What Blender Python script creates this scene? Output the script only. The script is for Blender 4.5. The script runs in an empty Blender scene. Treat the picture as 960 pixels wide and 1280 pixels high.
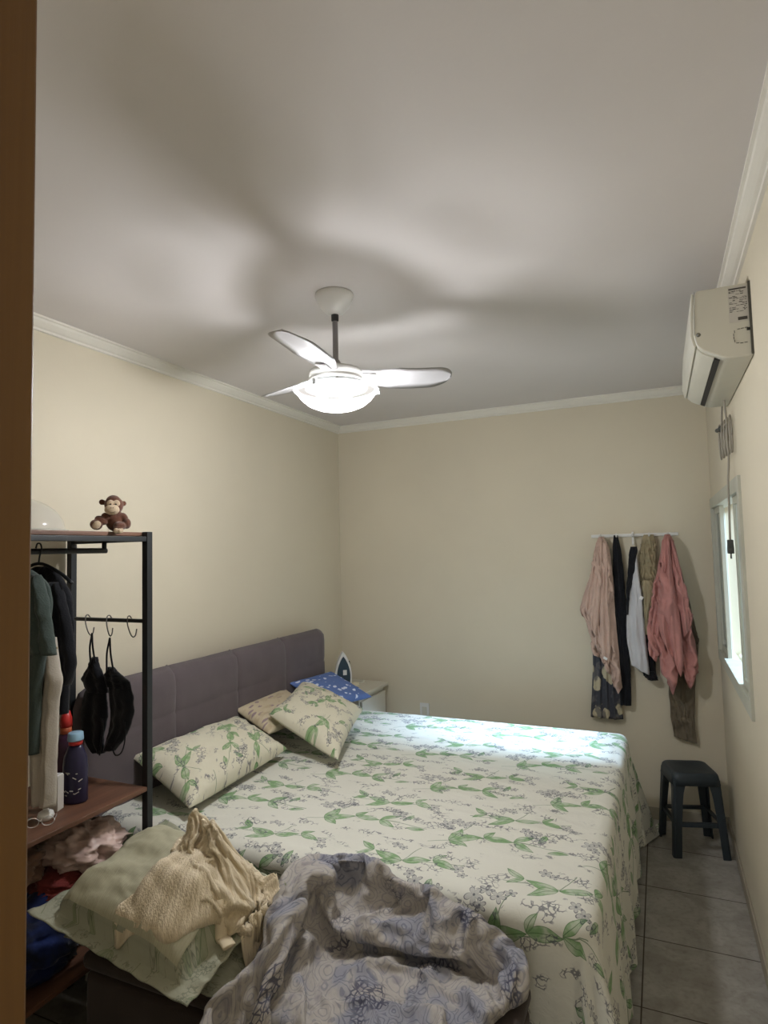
import bpy, bmesh, math, random
import numpy as np
from mathutils import Vector, Matrix, geometry, noise as mnoise
from math import pi, sin, cos, radians as rad

random.seed(7)
SC = bpy.context.scene
COL = SC.collection
XL, XR, YB, YF, ZC = -2.25, 0.30, 4.20, 0.35, 2.65

# ------------------------------------------------------------------ basics
def link(name, me, m=None, parent=None):
    o = bpy.data.objects.new(name, me); COL.objects.link(o)
    if m is not None: me.materials.append(m)
    if parent is not None: o.parent = parent
    return o
def tag(o, label, cat, group=None):
    o['label'] = label; o['category'] = cat
    if group: o['group'] = group
    return o
def empty(name, loc=(0, 0, 0), rz=0.0):
    o = bpy.data.objects.new(name, None); COL.objects.link(o)
    o.location = loc; o.rotation_euler = (0, 0, rz); o.empty_display_size = .05
    return o
def struct(o):
    o['kind'] = 'structure'; return o
def smooth(me, on=True):
    for p in me.polygons: p.use_smooth = on
def fin(bm, name, m, parent=None, sm=False, bevel=0, seg=2, recalc=True):
    if recalc: bmesh.ops.recalc_face_normals(bm, faces=bm.faces)
    me = bpy.data.meshes.new(name); bm.to_mesh(me); bm.free()
    smooth(me, sm)
    o = link(name, me, m, parent)
    if bevel:
        b = o.modifiers.new('bevel', 'BEVEL'); b.width = bevel; b.segments = seg; b.limit_method = 'ANGLE'; b.angle_limit = rad(35)
        smooth(me, True)
        w = o.modifiers.new('wn', 'WEIGHTED_NORMAL'); w.keep_sharp = False
    return o
def box(bm, a, b, rot=None, about=None):
    x0, y0, z0 = a; x1, y1, z1 = b
    vs = [Vector(p) for p in ((x0,y0,z0),(x1,y0,z0),(x1,y1,z0),(x0,y1,z0),(x0,y0,z1),(x1,y0,z1),(x1,y1,z1),(x0,y1,z1))]
    if rot is not None:
        c = Vector(about) if about else (Vector(a)+Vector(b))/2
        vs = [c + rot @ (v-c) for v in vs]
    v = [bm.verts.new(p) for p in vs]
    for f in ((0,3,2,1),(4,5,6,7),(0,1,5,4),(1,2,6,5),(2,3,7,6),(3,0,4,7)): bm.faces.new([v[i] for i in f])
def boxo(name, a, b, m, parent=None, bevel=0, seg=2):
    bm = bmesh.new(); box(bm, a, b); return fin(bm, name, m, parent, bevel=bevel, seg=seg)
def lathe(bm, prof, c=(0,0,0), n=40, cap=True, M=None):
    rings = []
    for r, z in prof:
        ring = []
        for i in range(n):
            p = Vector((r*cos(2*pi*i/n), r*sin(2*pi*i/n), z))
            if M is not None: p = M @ p
            ring.append(bm.verts.new(p + Vector(c)))
        rings.append(ring)
    for a, b in zip(rings, rings[1:]):
        for i in range(n): bm.faces.new((a[i], a[(i+1)%n], b[(i+1)%n], b[i]))
    if cap:
        bm.faces.new(rings[0]); bm.faces.new(rings[-1])
def catmull(pts, k=8):
    P = [Vector(p) for p in pts]
    if len(P) < 3 or k < 2: return P
    out = []
    for i in range(len(P)-1):
        p0 = P[i-1] if i else P[0]*2-P[1]; p1 = P[i]; p2 = P[i+1]
        p3 = P[i+2] if i+2 < len(P) else P[-1]*2-P[-2]
        for j in range(k):
            t = j/k
            out.append(.5*((2*p1)+(p2-p0)*t+(2*p0-5*p1+4*p2-p3)*t*t+(3*p1-p0-3*p2+p3)*t**3))
    out.append(P[-1]); return out
def tube(bm, pts, r, n=8, k=6, closed=False):
    P = catmull(pts, k); N = len(P)
    rr = r if callable(r) else (lambda t: r)
    t0 = (P[1]-P[0]).normalized(); u = t0.orthogonal().normalized(); rings = []
    for i, p in enumerate(P):
        t = (P[min(i+1, N-1)]-P[max(i-1, 0)])
        t = t.normalized() if t.length > 1e-9 else t0
        u = (u - t*u.dot(t)); u = u.normalized() if u.length > 1e-6 else t.orthogonal().normalized()
        w = t.cross(u); R = rr(i/(N-1))
        rings.append([bm.verts.new(p + (u*cos(2*pi*j/n)+w*sin(2*pi*j/n))*R) for j in range(n)])
    for a, b in zip(rings, rings[1:]):
        for j in range(n): bm.faces.new((a[j], a[(j+1)%n], b[(j+1)%n], b[j]))
    bm.faces.new(rings[0]); bm.faces.new(rings[-1])
def tubeo(name, pts, r, m, parent=None, n=8, k=6):
    bm = bmesh.new(); tube(bm, pts, r, n, k); return fin(bm, name, m, parent, sm=True)
def latheo(name, prof, c, m, parent=None, n=40, M=None, cap=True):
    bm = bmesh.new(); lathe(bm, prof, c, n, cap, M); return fin(bm, name, m, parent, sm=True)
def prism(bm, poly, axis, a, b):
    """poly: 2D points; extruded along axis from a to b."""
    def P(p, t):
        if axis == 'x': return (t, p[0], p[1])
        if axis == 'y': return (p[0], t, p[1])
        return (p[0], p[1], t)
    A = [bm.verts.new(P(p, a)) for p in poly]; B = [bm.verts.new(P(p, b)) for p in poly]
    n = len(poly)
    for i in range(n): bm.faces.new((A[i], A[(i+1)%n], B[(i+1)%n], B[i]))
    bm.faces.new(A); bm.faces.new(B)
def fbm(x, y, z=0.0, s=1.0, o=3):
    return mnoise.fractal(Vector((x*s, y*s, z)), 1.0, 2.0, o)
def grid_mesh(name, P, m, parent=None, uv=None, closed_u=False, sm=True, solid=0, subs=0):
    """P[i][j] list of rows of points."""
    nr, nc = len(P), len(P[0]); vs = [tuple(p) for r in P for p in r]; fs = []
    for i in range(nr-1):
        for j in range(nc if closed_u else nc-1):
            j2 = (j+1) % nc
            fs.append((i*nc+j, i*nc+j2, (i+1)*nc+j2, (i+1)*nc+j))
    me = bpy.data.meshes.new(name); me.from_pydata(vs, [], fs); me.update()
    if uv:
        L = me.uv_layers.new(name='UVMap'); fl = [q for r in uv for q in r]
        for lp in me.loops: L.data[lp.index].uv = fl[lp.vertex_index]
    smooth(me, sm)
    o = link(name, me, m, parent)
    if solid:
        s = o.modifiers.new('solid', 'SOLIDIFY'); s.thickness = solid; s.offset = -1
    return o

# ------------------------------------------------------------------ node helper
class NT:
    def __init__(s, name, kind='mat'):
        if kind == 'mat':
            s.m = bpy.data.materials.new(name); s.m.use_nodes = True; s.t = s.m.node_tree
            s.b = s.t.nodes['Principled BSDF']
        else:
            s.t = bpy.data.node_groups.new(name, 'ShaderNodeTree')
    def n(s, ty, **kw):
        nd = s.t.nodes.new(ty)
        for k, v in kw.items(): setattr(nd, k, v)
        return nd
    def set(s, sock, v):
        if isinstance(v, bpy.types.NodeSocket): s.t.links.new(v, sock)
        else: sock.default_value = v
    def ma(s, op, a, b=None, c=None, clamp=False):
        nd = s.n('ShaderNodeMath', operation=op, use_clamp=clamp)
        for i, v in enumerate((a, b, c)):
            if v is not None: s.set(nd.inputs[i], v)
        return nd.outputs[0]
    def vm(s, op, a, b=None, sc=None):
        nd = s.n('ShaderNodeVectorMath', operation=op); s.set(nd.inputs[0], a)
        if b is not None: s.set(nd.inputs[1], b)
        if sc is not None: s.set(nd.inputs['Scale'], sc)
        return nd.outputs[0]
    def sep(s, v):
        nd = s.n('ShaderNodeSeparateXYZ'); s.set(nd.inputs[0], v); return nd.outputs
    def comb(s, x, y, z=0.0):
        nd = s.n('ShaderNodeCombineXYZ')
        for i, v in enumerate((x, y, z)): s.set(nd.inputs[i], v)
        return nd.outputs[0]
    def mix(s, f, a, b, mode='MIX'):
        nd = s.n('ShaderNodeMix', data_type='RGBA', blend_type=mode)
        s.set(nd.inputs[0], f); s.set(nd.inputs[6], a if isinstance(a, bpy.types.NodeSocket) else c4(a)); s.set(nd.inputs[7], b if isinstance(b, bpy.types.NodeSocket) else c4(b))
        return nd.outputs[2]
    def noise(s, v, sc, det=3, rough=.5, dist=0, out=0):
        nd = s.n('ShaderNodeTexNoise'); s.set(nd.inputs['Vector'], v); s.set(nd.inputs['Scale'], sc)
        s.set(nd.inputs['Detail'], det); s.set(nd.inputs['Roughness'], rough); s.set(nd.inputs['Distortion'], dist)
        return nd.outputs[out]
    def step(s, x, a, b):
        nd = s.n('ShaderNodeMapRange', interpolation_type='SMOOTHSTEP', clamp=True)
        s.set(nd.inputs[0], x); s.set(nd.inputs[1], a); s.set(nd.inputs[2], b); return nd.outputs[0]
    def tc(s, w='Object'):
        return s.n('ShaderNodeTexCoord').outputs[w]
    def bump(s, h, st=.3, d=.01):
        nd = s.n('ShaderNodeBump'); s.set(nd.inputs['Height'], h); nd.inputs['Strength'].default_value = st; nd.inputs['Distance'].default_value = d
        s.t.links.new(nd.outputs[0], s.b.inputs['Normal'])
def c4(c): return tuple(c) if len(c) == 4 else tuple(c)+(1.0,)
def srgb(r, g, b):
    f = lambda v: ((v/255+.055)/1.055)**2.4 if v/255 > .04045 else v/255/12.92
    return (f(r), f(g), f(b), 1.0)

def mat(name, col, rough=.6, metal=0, var=.0, vs=8.0, bump=0, bs=60, spec=.5, sheen=0, emit=None, col2=None):
    N = NT(name); b = N.b
    b.inputs['Roughness'].default_value = rough; b.inputs['Metallic'].default_value = metal
    b.inputs['Specular IOR Level'].default_value = spec
    if sheen: b.inputs['Sheen Weight'].default_value = sheen
    co = N.tc('Object')
    c2 = col2 if col2 else tuple(v*(1-var) for v in col[:3])+(1,)
    N.set(b.inputs['Base Color'], N.mix(N.step(N.noise(co, vs, 4), .35, .65), col, c2))
    if bump: N.bump(N.noise(co, bs, 4), bump, .004)
    if emit:
        b.inputs['Emission Color'].default_value = c4(col); b.inputs['Emission Strength'].default_value = emit
    return N.m

# ---------- room materials
def wall_mat(name, col, sc=1.2, var=.06):
    N = NT(name); co = N.tc('Object')
    c = N.mix(N.step(N.noise(co, sc, 5), .3, .7), col, tuple(v*(1-var) for v in col[:3]))
    N.set(N.b.inputs['Base Color'], c); N.b.inputs['Roughness'].default_value = .75
    N.b.inputs['Specular IOR Level'].default_value = .25
    h = N.ma('ADD', N.noise(co, 5, 3), N.ma('MULTIPLY', N.noise(co, 120, 3), .12))
    N.bump(h, .25, .006)
    return N.m
M_WALL = wall_mat('cream_wall_paint', srgb(214, 205, 184))
M_CEIL = wall_mat('white_ceiling_paint', srgb(218, 213, 211), 2.5, .03)
M_TRIM = wall_mat('white_moulding_paint', srgb(226, 222, 212), 6, .03)

def tile_mat():
    N = NT('grey_floor_tile'); co = N.tc('Object'); x, y, z = N.sep(co)
    T = .4365
    fx = N.ma('FRACT', N.ma('DIVIDE', N.ma('ADD', x, .14+T*20), T)); fy = N.ma('FRACT', N.ma('DIVIDE', N.ma('ADD', y, -2.942+T*20), T))
    d = lambda f: N.ma('MINIMUM', f, N.ma('SUBTRACT', 1.0, f))
    g = N.ma('MINIMUM', d(fx), d(fy)); grout = N.ma('SUBTRACT', 1.0, N.step(g, .004, .008))
    cell = N.comb(N.ma('FLOOR', N.ma('DIVIDE', N.ma('ADD', x, .14+T*20), T)), N.ma('FLOOR', N.ma('DIVIDE', N.ma('ADD', y, -2.942+T*20), T)))
    wn = N.n('ShaderNodeTexWhiteNoise', noise_dimensions='2D'); N.set(wn.inputs['Vector'], cell)
    a = N.mix(N.step(N.noise(co, 7, 6, .65, .8), .35, .68), srgb(152, 148, 140), srgb(176, 173, 167))
    a = N.mix(N.ma('MULTIPLY', N.step(N.noise(co, 45, 4), .45, .75), .35), a, srgb(115, 108, 98))
    a = N.mix(N.ma('MULTIPLY', wn.outputs['Value'], .10), a, srgb(120, 110, 100))
    a = N.mix(grout, a, srgb(62, 48, 36))
    N.set(N.b.inputs['Base Color'], a); N.b.inputs['Roughness'].default_value = .38
    N.bump(N.ma('SUBTRACT', 1.0, grout), .4, .003); return N.m
M_TILE = tile_mat()

def wood_mat(name, c1, c2, axis='z', sc=1.0, rough=.5):
    N = NT(name); co = N.tc('Object'); x, y, z = N.sep(co)
    k = {'z': (14, 14, .7), 'y': (14, .9, 14), 'x': (.9, 14, 14)}[axis]
    v = N.comb(N.ma('MULTIPLY', x, k[0]*sc), N.ma('MULTIPLY', y, k[1]*sc), N.ma('MULTIPLY', z, k[2]*sc))
    a = N.step(N.noise(v, 1.5, 6, .6, .6), .3, .7); b = N.noise(v, 9, 4)
    N.set(N.b.inputs['Base Color'], N.mix(N.ma('MULTIPLY', N.ma('ADD', a, N.ma('MULTIPLY', b, .3)), .8), c1, c2))
    N.b.inputs['Roughness'].default_value = rough; N.bump(b, .15, .002); return N.m
M_JAMB = wood_mat('varnished_orange_brown_wood', srgb(112, 78, 30), srgb(95, 63, 22), 'z')
M_SHELF = wood_mat('walnut_shelf_board', srgb(118, 82, 62), srgb(84, 55, 40), 'y')

# ---------- print materials
def g_leaf():
    G = NT('leaf_shape', 'grp'); I = G.t.interface
    I.new_socket('P', in_out='INPUT', socket_type='NodeSocketVector')
    for s_ in ('X', 'Y', 'A', 'L', 'W', 'K'): I.new_socket(s_, in_out='INPUT', socket_type='NodeSocketFloat')
    for s_ in ('Mask', 'Edge'): I.new_socket(s_, in_out='OUTPUT', socket_type='NodeSocketFloat')
    i = G.n('NodeGroupInput').outputs; o = G.n('NodeGroupOutput').inputs
    x, y, _ = G.sep(i[0]); dx = G.ma('SUBTRACT', x, i[1]); dy = G.ma('SUBTRACT', y, i[2])
    c = G.ma('COSINE', i[3]); s = G.ma('SINE', i[3])
    qx = G.ma('ADD', G.ma('MULTIPLY', dx, c), G.ma('MULTIPLY', dy, s))
    qy = G.ma('SUBTRACT', G.ma('MULTIPLY', dy, c), G.ma('MULTIPLY', dx, s))
    t = G.ma('DIVIDE', qx, i[4]); tc = G.ma('MULTIPLY', t, G.ma('SUBTRACT', 1.0, t))
    qy = G.ma('SUBTRACT', qy, G.ma('MULTIPLY', tc, i[6]))
    # fuller near the base, drawn out at the tip
    hw = G.ma('MULTIPLY', G.ma('MULTIPLY', G.ma('MAXIMUM', tc, 0.0), G.ma('SUBTRACT', 5.2, G.ma('MULTIPLY', t, 2.6))), i[5])
    a = G.ma('ABSOLUTE', qy)
    m = G.step(G.ma('SUBTRACT', hw, a), 0.0, .0016)
    e = G.ma('MAXIMUM', G.ma('SUBTRACT', 1.0, G.step(G.ma('SUBTRACT', hw, a), .001, .0045)), G.ma('SUBTRACT', 1.0, G.step(a, .0005, .002)))
    G.set(o[0], m); G.set(o[1], G.ma('MULTIPLY', e, m)); return G.t
def g_flower():
    G = NT('flower_shape', 'grp'); I = G.t.interface
    I.new_socket('P', in_out='INPUT', socket_type='NodeSocketVector')
    for s_ in ('X', 'Y', 'A', 'R'): I.new_socket(s_, in_out='INPUT', socket_type='NodeSocketFloat')
    for s_ in ('Fill', 'Line'): I.new_socket(s_, in_out='OUTPUT', socket_type='NodeSocketFloat')
    i = G.n('NodeGroupInput').outputs; o = G.n('NodeGroupOutput').inputs
    x, y, _ = G.sep(i[0]); dx = G.ma('SUBTRACT', x, i[1]); dy = G.ma('SUBTRACT', y, i[2])
    r = G.ma('SQRT', G.ma('ADD', G.ma('MULTIPLY', dx, dx), G.ma('MULTIPLY', dy, dy)))
    th = G.ma('ADD', G.ma('ARCTAN2', dy, dx), i[3])
    p = G.ma('ABSOLUTE', G.ma('COSINE', G.ma('MULTIPLY', th, 2.5)))
    pr = G.ma('MULTIPLY', i[4], G.ma('ADD', .22, G.ma('MULTIPLY', G.ma('POWER', p, .8), .78)))
    fill = G.step(G.ma('SUBTRACT', pr, r), 0.0, .0015)
    line = G.ma('SUBTRACT', 1.0, G.step(G.ma('ABSOLUTE', G.ma('SUBTRACT', pr, r)), .0008, .0028))
    ctr = G.ma('SUBTRACT', 1.0, G.step(r, .003, .0065))
    G.set(o[0], fill); G.set(o[1], G.ma('MAXIMUM', line, ctr)); return G.t
G_LEAF, G_FLOW = g_leaf(), g_flower()
LEAVES = [(.10,.10,.35,.15,.030,.03),(.10,.10,1.35,.12,.026,-.03),(.10,.10,-.45,.10,.020,.02),(.235,.155,.05,.13,.028,.02),(.235,.155,1.1,.085,.018,.02),
          (.36,.17,-.55,.12,.024,-.02),(.36,.17,.65,.11,.020,.02),(.33,.36,2.9,.14,.028,.03),(.33,.36,-2.6,.13,.024,.0),(.33,.36,.35,.12,.024,-.02),(.445,.40,-.3,.11,.024,.02),
          (.19,.40,2.5,.09,.018,.02),(.19,.40,-2.4,.08,.016,.0),(.445,.40,.9,.075,.016,.02),(.51,.12,.2,.085,.016,.02),(.49,.27,-1.9,.08,.016,.02)]
STEMS = [(.02,.06,.25,.46,.5),(.12,.36,.12,.46,-.35),(.10,.10,1.2,.2,.3),(.33,.36,1.2,.13,.2),(.36,.17,-.1,.24,.3)]
FLOWERS = [(.045,.24,.3,.034),(.085,.275,1.0,.03),(.13,.255,.1,.03),(.165,.285,.8,.022),(.07,.21,2.,.022),(.43,.245,.5,.03),(.47,.22,1.4,.026),(.395,.275,.2,.024),(.52,.235,.9,.02),(.555,.38,.3,.028),(.585,.34,1.,.02),(.26,.47,.6,.026),(.30,.455,.2,.02)]
def floral(name, base, green, dark, fl, scale=1.0, rot=0.0, stren=1.0):
    N = NT(name); uv = N.tc('UV')
    mp = N.n('ShaderNodeMapping'); N.set(mp.inputs[0], uv); mp.inputs['Rotation'].default_value = (0, 0, rot); mp.inputs['Scale'].default_value = (scale, scale, scale)
    p0 = mp.outputs[0]
    wob = N.vm('SCALE', N.vm('SUBTRACT', N.noise(p0, 7, 2, out=1), (.5, .5, .5)), sc=.03)
    p = N.vm('ADD', p0, wob); x, y, _ = N.sep(p)
    TX, TY = .62, .50
    ry = N.ma('DIVIDE', N.ma('ADD', y, TY*40), TY); row = N.ma('FLOOR', ry)
    rx = N.ma('DIVIDE', N.ma('ADD', N.ma('ADD', x, TX*40), N.ma('MULTIPLY', row, .27)), TX)
    P = N.comb(N.ma('MULTIPLY', N.ma('FRACT', rx), TX), N.ma('MULTIPLY', N.ma('FRACT', ry), TY))
    mk = ed = 0.0
    for L in LEAVES:
        g = N.n('ShaderNodeGroup'); g.node_tree = G_LEAF; N.set(g.inputs[0], P)
        for k, v in enumerate(L): g.inputs[k+1].default_value = v
        mk = N.ma('MAXIMUM', g.outputs[0], mk); ed = N.ma('MAXIMUM', g.outputs[1], ed)
    st = 0.0
    for (a0, b0, an, L, k) in STEMS:
        X, Y, _ = N.sep(P); dx = N.ma('SUBTRACT', X, a0); dy = N.ma('SUBTRACT', Y, b0); c, s = cos(an), sin(an)
        qx = N.ma('ADD', N.ma('MULTIPLY', dx, c), N.ma('MULTIPLY', dy, s)); qy = N.ma('SUBTRACT', N.ma('MULTIPLY', dy, c), N.ma('MULTIPLY', dx, s))
        q = N.ma('MULTIPLY', qx, N.ma('SUBTRACT', L, qx)); dd = N.ma('ABSOLUTE', N.ma('SUBTRACT', qy, N.ma('MULTIPLY', q, k)))
        st = N.ma('MAXIMUM', st, N.ma('MULTIPLY', N.ma('SUBTRACT', 1.0, N.step(dd, .001, .0028)), N.step(q, 0.0, .0005)))
    fi = li = 0.0
    for Fz in FLOWERS:
        g = N.n('ShaderNodeGroup'); g.node_tree = G_FLOW; N.set(g.inputs[0], P)
        for k, v in enumerate(Fz): g.inputs[k+1].default_value = v
        fi = N.ma('MAXIMUM', g.outputs[0], fi); li = N.ma('MAXIMUM', g.outputs[1], li)
    wc = N.step(N.noise(p0, 22, 3), .38, .66)
    b = N.mix(N.ma('MULTIPLY', N.step(N.noise(p0, 3.3, 3), .4, .7), .35), base, tuple(v*.93 for v in base[:3]))
    light = N.mix(wc, green, tuple(v*.45+w*.55 for v, w in zip(green[:3], base[:3])))
    c = N.mix(N.ma('MULTIPLY', st, .75*stren), b, dark)
    c = N.mix(N.ma('MULTIPLY', mk, .9*stren), c, light)
    c = N.mix(N.ma('MULTIPLY', ed, .8*stren), c, dark)
    c = N.mix(N.ma('MULTIPLY', fi, .35*stren), c, fl)
    # loose inky sprays between the motifs
    vn = N.n('ShaderNodeTexVoronoi', feature='DISTANCE_TO_EDGE'); N.set(vn.inputs['Vector'], N.vm('ADD', p0, N.vm('SCALE', N.noise(p0, 30, 2, out=1), sc=.04))); vn.inputs['Scale'].default_value = 42
    ink = N.ma('MULTIPLY', N.ma('SUBTRACT', 1.0, N.step(vn.outputs['Distance'], .04, .11)), N.step(N.noise(N.vm('MULTIPLY', p0, (1.0, 1.8, 1)), 8.5, 2), .55, .62))
    c = N.mix(N.ma('MULTIPLY', ink, .75*stren), c, tuple(v*.6 for v in fl[:3]))
    c = N.mix(N.ma('MULTIPLY', li, .85*stren), c, tuple(v*.55 for v in fl[:3]))
    N.set(N.b.inputs['Base Color'], c); N.b.inputs['Roughness'].default_value = .8
    N.b.inputs['Specular IOR Level'].default_value = .25; N.b.inputs['Sheen Weight'].default_value = .1
    h = N.ma('ADD', N.noise(p0, 14, 4, .55, .5), N.ma('MULTIPLY', N.noise(p0, 420, 2), .05))
    N.bump(h, .35, .012)
    return N.m
M_SHEET = floral('leafy_cotton_print', srgb(220, 219, 208), srgb(118, 160, 104), srgb(70, 108, 66), srgb(104, 106, 122), 1.22)
M_SHEETP = floral('leafy_pillow_print', srgb(216, 211, 190), srgb(118, 158, 100), srgb(68, 104, 64), srgb(100, 100, 118), 1.3, .7)
M_SAGE = floral('pale_sage_leaf_print', srgb(162, 162, 142), srgb(130, 142, 110), srgb(96, 112, 80), srgb(132, 138, 118), 1.6, .4, .8)

def damask_mat():
    N = NT('grey_blue_damask_quilt'); uv = N.tc('UV'); x, y, _ = N.sep(uv)
    wob = N.vm('SCALE', N.vm('SUBTRACT', N.noise(uv, 6, 2, out=1), (.5, .5, .5)), sc=.06)
    p = N.vm('ADD', uv, wob)
    v = N.n('ShaderNodeTexVoronoi', feature='F1'); N.set(v.inputs['Vector'], p); v.inputs['Scale'].default_value = 27; v.inputs['Randomness'].default_value = .75
    rings = N.ma('ABSOLUTE', N.ma('SINE', N.ma('ADD', N.ma('MULTIPLY', v.outputs['Distance'], 17.0), N.ma('MULTIPLY', N.noise(p, 34, 2), 6.0))))
    scroll = N.ma('SUBTRACT', 1.0, N.step(rings, .22, .5))
    v2 = N.n('ShaderNodeTexVoronoi', feature='DISTANCE_TO_EDGE'); N.set(v2.inputs['Vector'], p); v2.inputs['Scale'].default_value = 85
    cells = N.ma('SUBTRACT', 1.0, N.step(v2.outputs['Distance'], .06, .16))
    # patch bands
    bx, by, _ = N.sep(p)
    band = N.ma('FRACT', N.ma('MULTIPLY', N.ma('ADD', bx, 20.0), 5.5)); b1 = N.step(band, .55, .6); b2 = N.step(N.noise(p, 7.0, 2), .5, .56)
    fine = N.ma('MULTIPLY', N.ma('MULTIPLY', cells, b1), N.step(N.noise(p, 9, 2), .52, .6))
    base = N.mix(b2, srgb(176, 170, 164), srgb(148, 148, 156))
    c = N.mix(N.ma('MULTIPLY', scroll, N.ma('ADD', .4, N.ma('MULTIPLY', b2, .35))), base, srgb(104, 108, 124))
    c = N.mix(N.ma('MULTIPLY', fine, .8), c, srgb(62, 64, 86))
    pat = N.step(N.noise(p, 30, 3), .55, .7); c = N.mix(N.ma('MULTIPLY', pat, .4), c, srgb(92, 92, 112))
    N.set(N.b.inputs['Base Color'], c); N.b.inputs['Roughness'].default_value = .85; N.b.inputs['Specular IOR Level'].default_value = .2
    q1 = N.ma('ABSOLUTE', N.ma('SUBTRACT', N.ma('FRACT', N.ma('MULTIPLY', N.ma('ADD', N.ma('ADD', bx, by), 30.), 7.)), .5))
    q2 = N.ma('ABSOLUTE', N.ma('SUBTRACT', N.ma('FRACT', N.ma('MULTIPLY', N.ma('ADD', N.ma('SUBTRACT', bx, by), 30.), 7.)), .5))
    q = N.step(N.ma('MINIMUM', q1, q2), 0.0, .16)
    N.bump(N.ma('ADD', q, N.ma('MULTIPLY', N.noise(uv, 25, 4, .6), 1.2)), .55, .012)
    return N.m
M_DUVET = damask_mat()

def knit_mat(name, c1, c2, freq=110.0):
    N = NT(name); uv = N.tc('UV'); x, y, _ = N.sep(uv)
    w = N.ma('ADD', N.ma('MULTIPLY', N.ma('SINE', N.ma('MULTIPLY', x, freq*2*pi/6)), .5), .5)
    s = N.ma('ADD', N.ma('MULTIPLY', N.ma('SINE', N.ma('MULTIPLY', y, freq*2*pi/3)), .5), .5)
    h = N.ma('ADD', w, N.ma('MULTIPLY', s, .25))
    N.set(N.b.inputs['Base Color'], N.mix(N.ma('MULTIPLY', w, .9), c2, c1)); N.b.inputs['Roughness'].default_value = .9
    N.b.inputs['Sheen Weight'].default_value = .15; N.b.inputs['Specular IOR Level'].default_value = .15
    N.bump(N.ma('ADD', h, N.noise(uv, 260, 2)), .7, .006); return N.m
M_KNIT = knit_mat('cream_ribbed_knit', srgb(228, 214, 188), srgb(206, 190, 160))

def spots_mat(name, base, spot, sc=14, th=.28, det=None):
    N = NT(name); uv = N.tc('UV')
    v = N.n('ShaderNodeTexVoronoi', feature='F1'); N.set(v.inputs['Vector'], N.vm('ADD', uv, N.vm('SCALE', N.noise(uv, 18, 2, out=1), sc=.05))); v.inputs['Scale'].default_value = sc
    m = N.ma('SUBTRACT', 1.0, N.step(v.outputs['Distance'], th, th+.05))
    c = N.mix(m, base, spot)
    if det:
        c = N.mix(N.ma('MULTIPLY', N.step(N.noise(uv, 9, 3), .52, .6), .8), c, det)
    N.set(N.b.inputs['Base Color'], c); N.b.inputs['Roughness'].default_value = .8; N.bump(N.noise(uv, 16, 4), .4, .01); return N.m
M_BLUEP = spots_mat('blue_pillowcase_white_figures', srgb(92, 118, 178), srgb(214, 222, 240), 16, .26)
M_BEIGEP = spots_mat('beige_pillowcase_mauve_print', srgb(200, 186, 158), srgb(152, 132, 136), 13, .22, srgb(186, 168, 140))
M_DRESS = spots_mat('dark_dress_pale_flowers', srgb(60, 62, 70), srgb(188, 178, 150), 9, .36, srgb(98, 96, 96))

def fabric(name, col, var=.18, bs=180, b=.4, sheen=.15, vs=9, col2=None):
    return mat(name, col, .9, 0, var, vs, b, bs, .15, sheen, None, col2)
M_HEAD = fabric('grey_mauve_upholstery', srgb(98, 89, 92), .08, 400, .25)
M_BENCH = fabric('dark_brown_upholstery', srgb(64, 54, 50), .15, 300, .3)
def ticking_mat():
    N = NT('sage_ticking'); uv = N.tc('UV'); x, y, _ = N.sep(uv)
    st_ = N.ma('MULTIPLY', N.step(N.ma('SINE', N.ma('MULTIPLY', y, 900.0)), -.2, .6), .22)
    c = N.mix(st_, srgb(182, 178, 154), srgb(156, 152, 126)); c = N.mix(N.ma('MULTIPLY', N.noise(uv, 160, 3), .3), c, srgb(140, 138, 114))
    N.set(N.b.inputs['Base Color'], c); N.b.inputs['Roughness'].default_value = .85; N.b.inputs['Specular IOR Level'].default_value = .2
    N.bump(N.noise(N.vm('MULTIPLY', uv, (3, 30, 1)), 4, 3), .3, .008); return N.m
M_SAGEP = ticking_mat()
M_PINK = fabric('pale_pink_terry', srgb(206, 178, 164), .12, 220, .8)
M_ROSE = fabric('dusty_rose_terry', srgb(190, 134, 128), .12, 220, .8)
M_BLACKF = fabric('black_cloth', srgb(26, 27, 32), .2)
M_WHITEF = fabric('white_grey_cloth', srgb(196, 196, 200), .06)
M_BEIGEF = fabric('beige_cloth', srgb(158, 146, 118), .1)
M_KHAKI = fabric('khaki_brown_cloth', srgb(116, 106, 90), .12)
M_GREENF = fabric('grey_green_cloth', srgb(66, 76, 72), .12)
M_CREAMF = fabric('off_white_cloth', srgb(180, 172, 160), .08)
M_REDF = fabric('dark_red_cloth', srgb(122, 52, 48), .2)
M_BLUEF = fabric('royal_blue_cloth', srgb(18, 22, 38), .45, 40, .6, vs=11, col2=srgb(26, 40, 86))
M_BAGP = mat('pinkish_plastic_film', srgb(222, 194, 184), .3, 0, .25, 14, .8, 24)
M_METAL = mat('black_powder_coat', srgb(30, 33, 36), .45, 0, .1)
M_WIRE = mat('grey_steel_wire', srgb(110, 108, 104), .35, .9, .05)
M_WPLA = mat('white_gloss_plastic', srgb(222, 222, 220), .3, 0, .02)
M_ACP = mat('aged_white_plastic', srgb(206, 203, 190), .4, 0, .03)
M_ACD = mat('seam_grey_plastic', srgb(120, 118, 110), .6)
M_SLOT = mat('black_slot', srgb(16, 18, 20), .5)
M_STOOL = mat('dark_slate_plastic', srgb(44, 54, 62), .45, 0, .08)
M_NIGHT = mat('white_laminate', srgb(206, 202, 188), .45, 0, .02)
M_CABLE = mat('grey_cable_rubber', srgb(150, 144, 132), .5)
M_PLUG = mat('dark_plug_rubber', srgb(60, 62, 60), .5)
M_FRAME = mat('painted_window_frame', srgb(186, 186, 172), .5, 0, .05)
M_FUR = fabric('brown_plush', srgb(100, 62, 46), .3, 300, 1.0, .3, 40)
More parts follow.
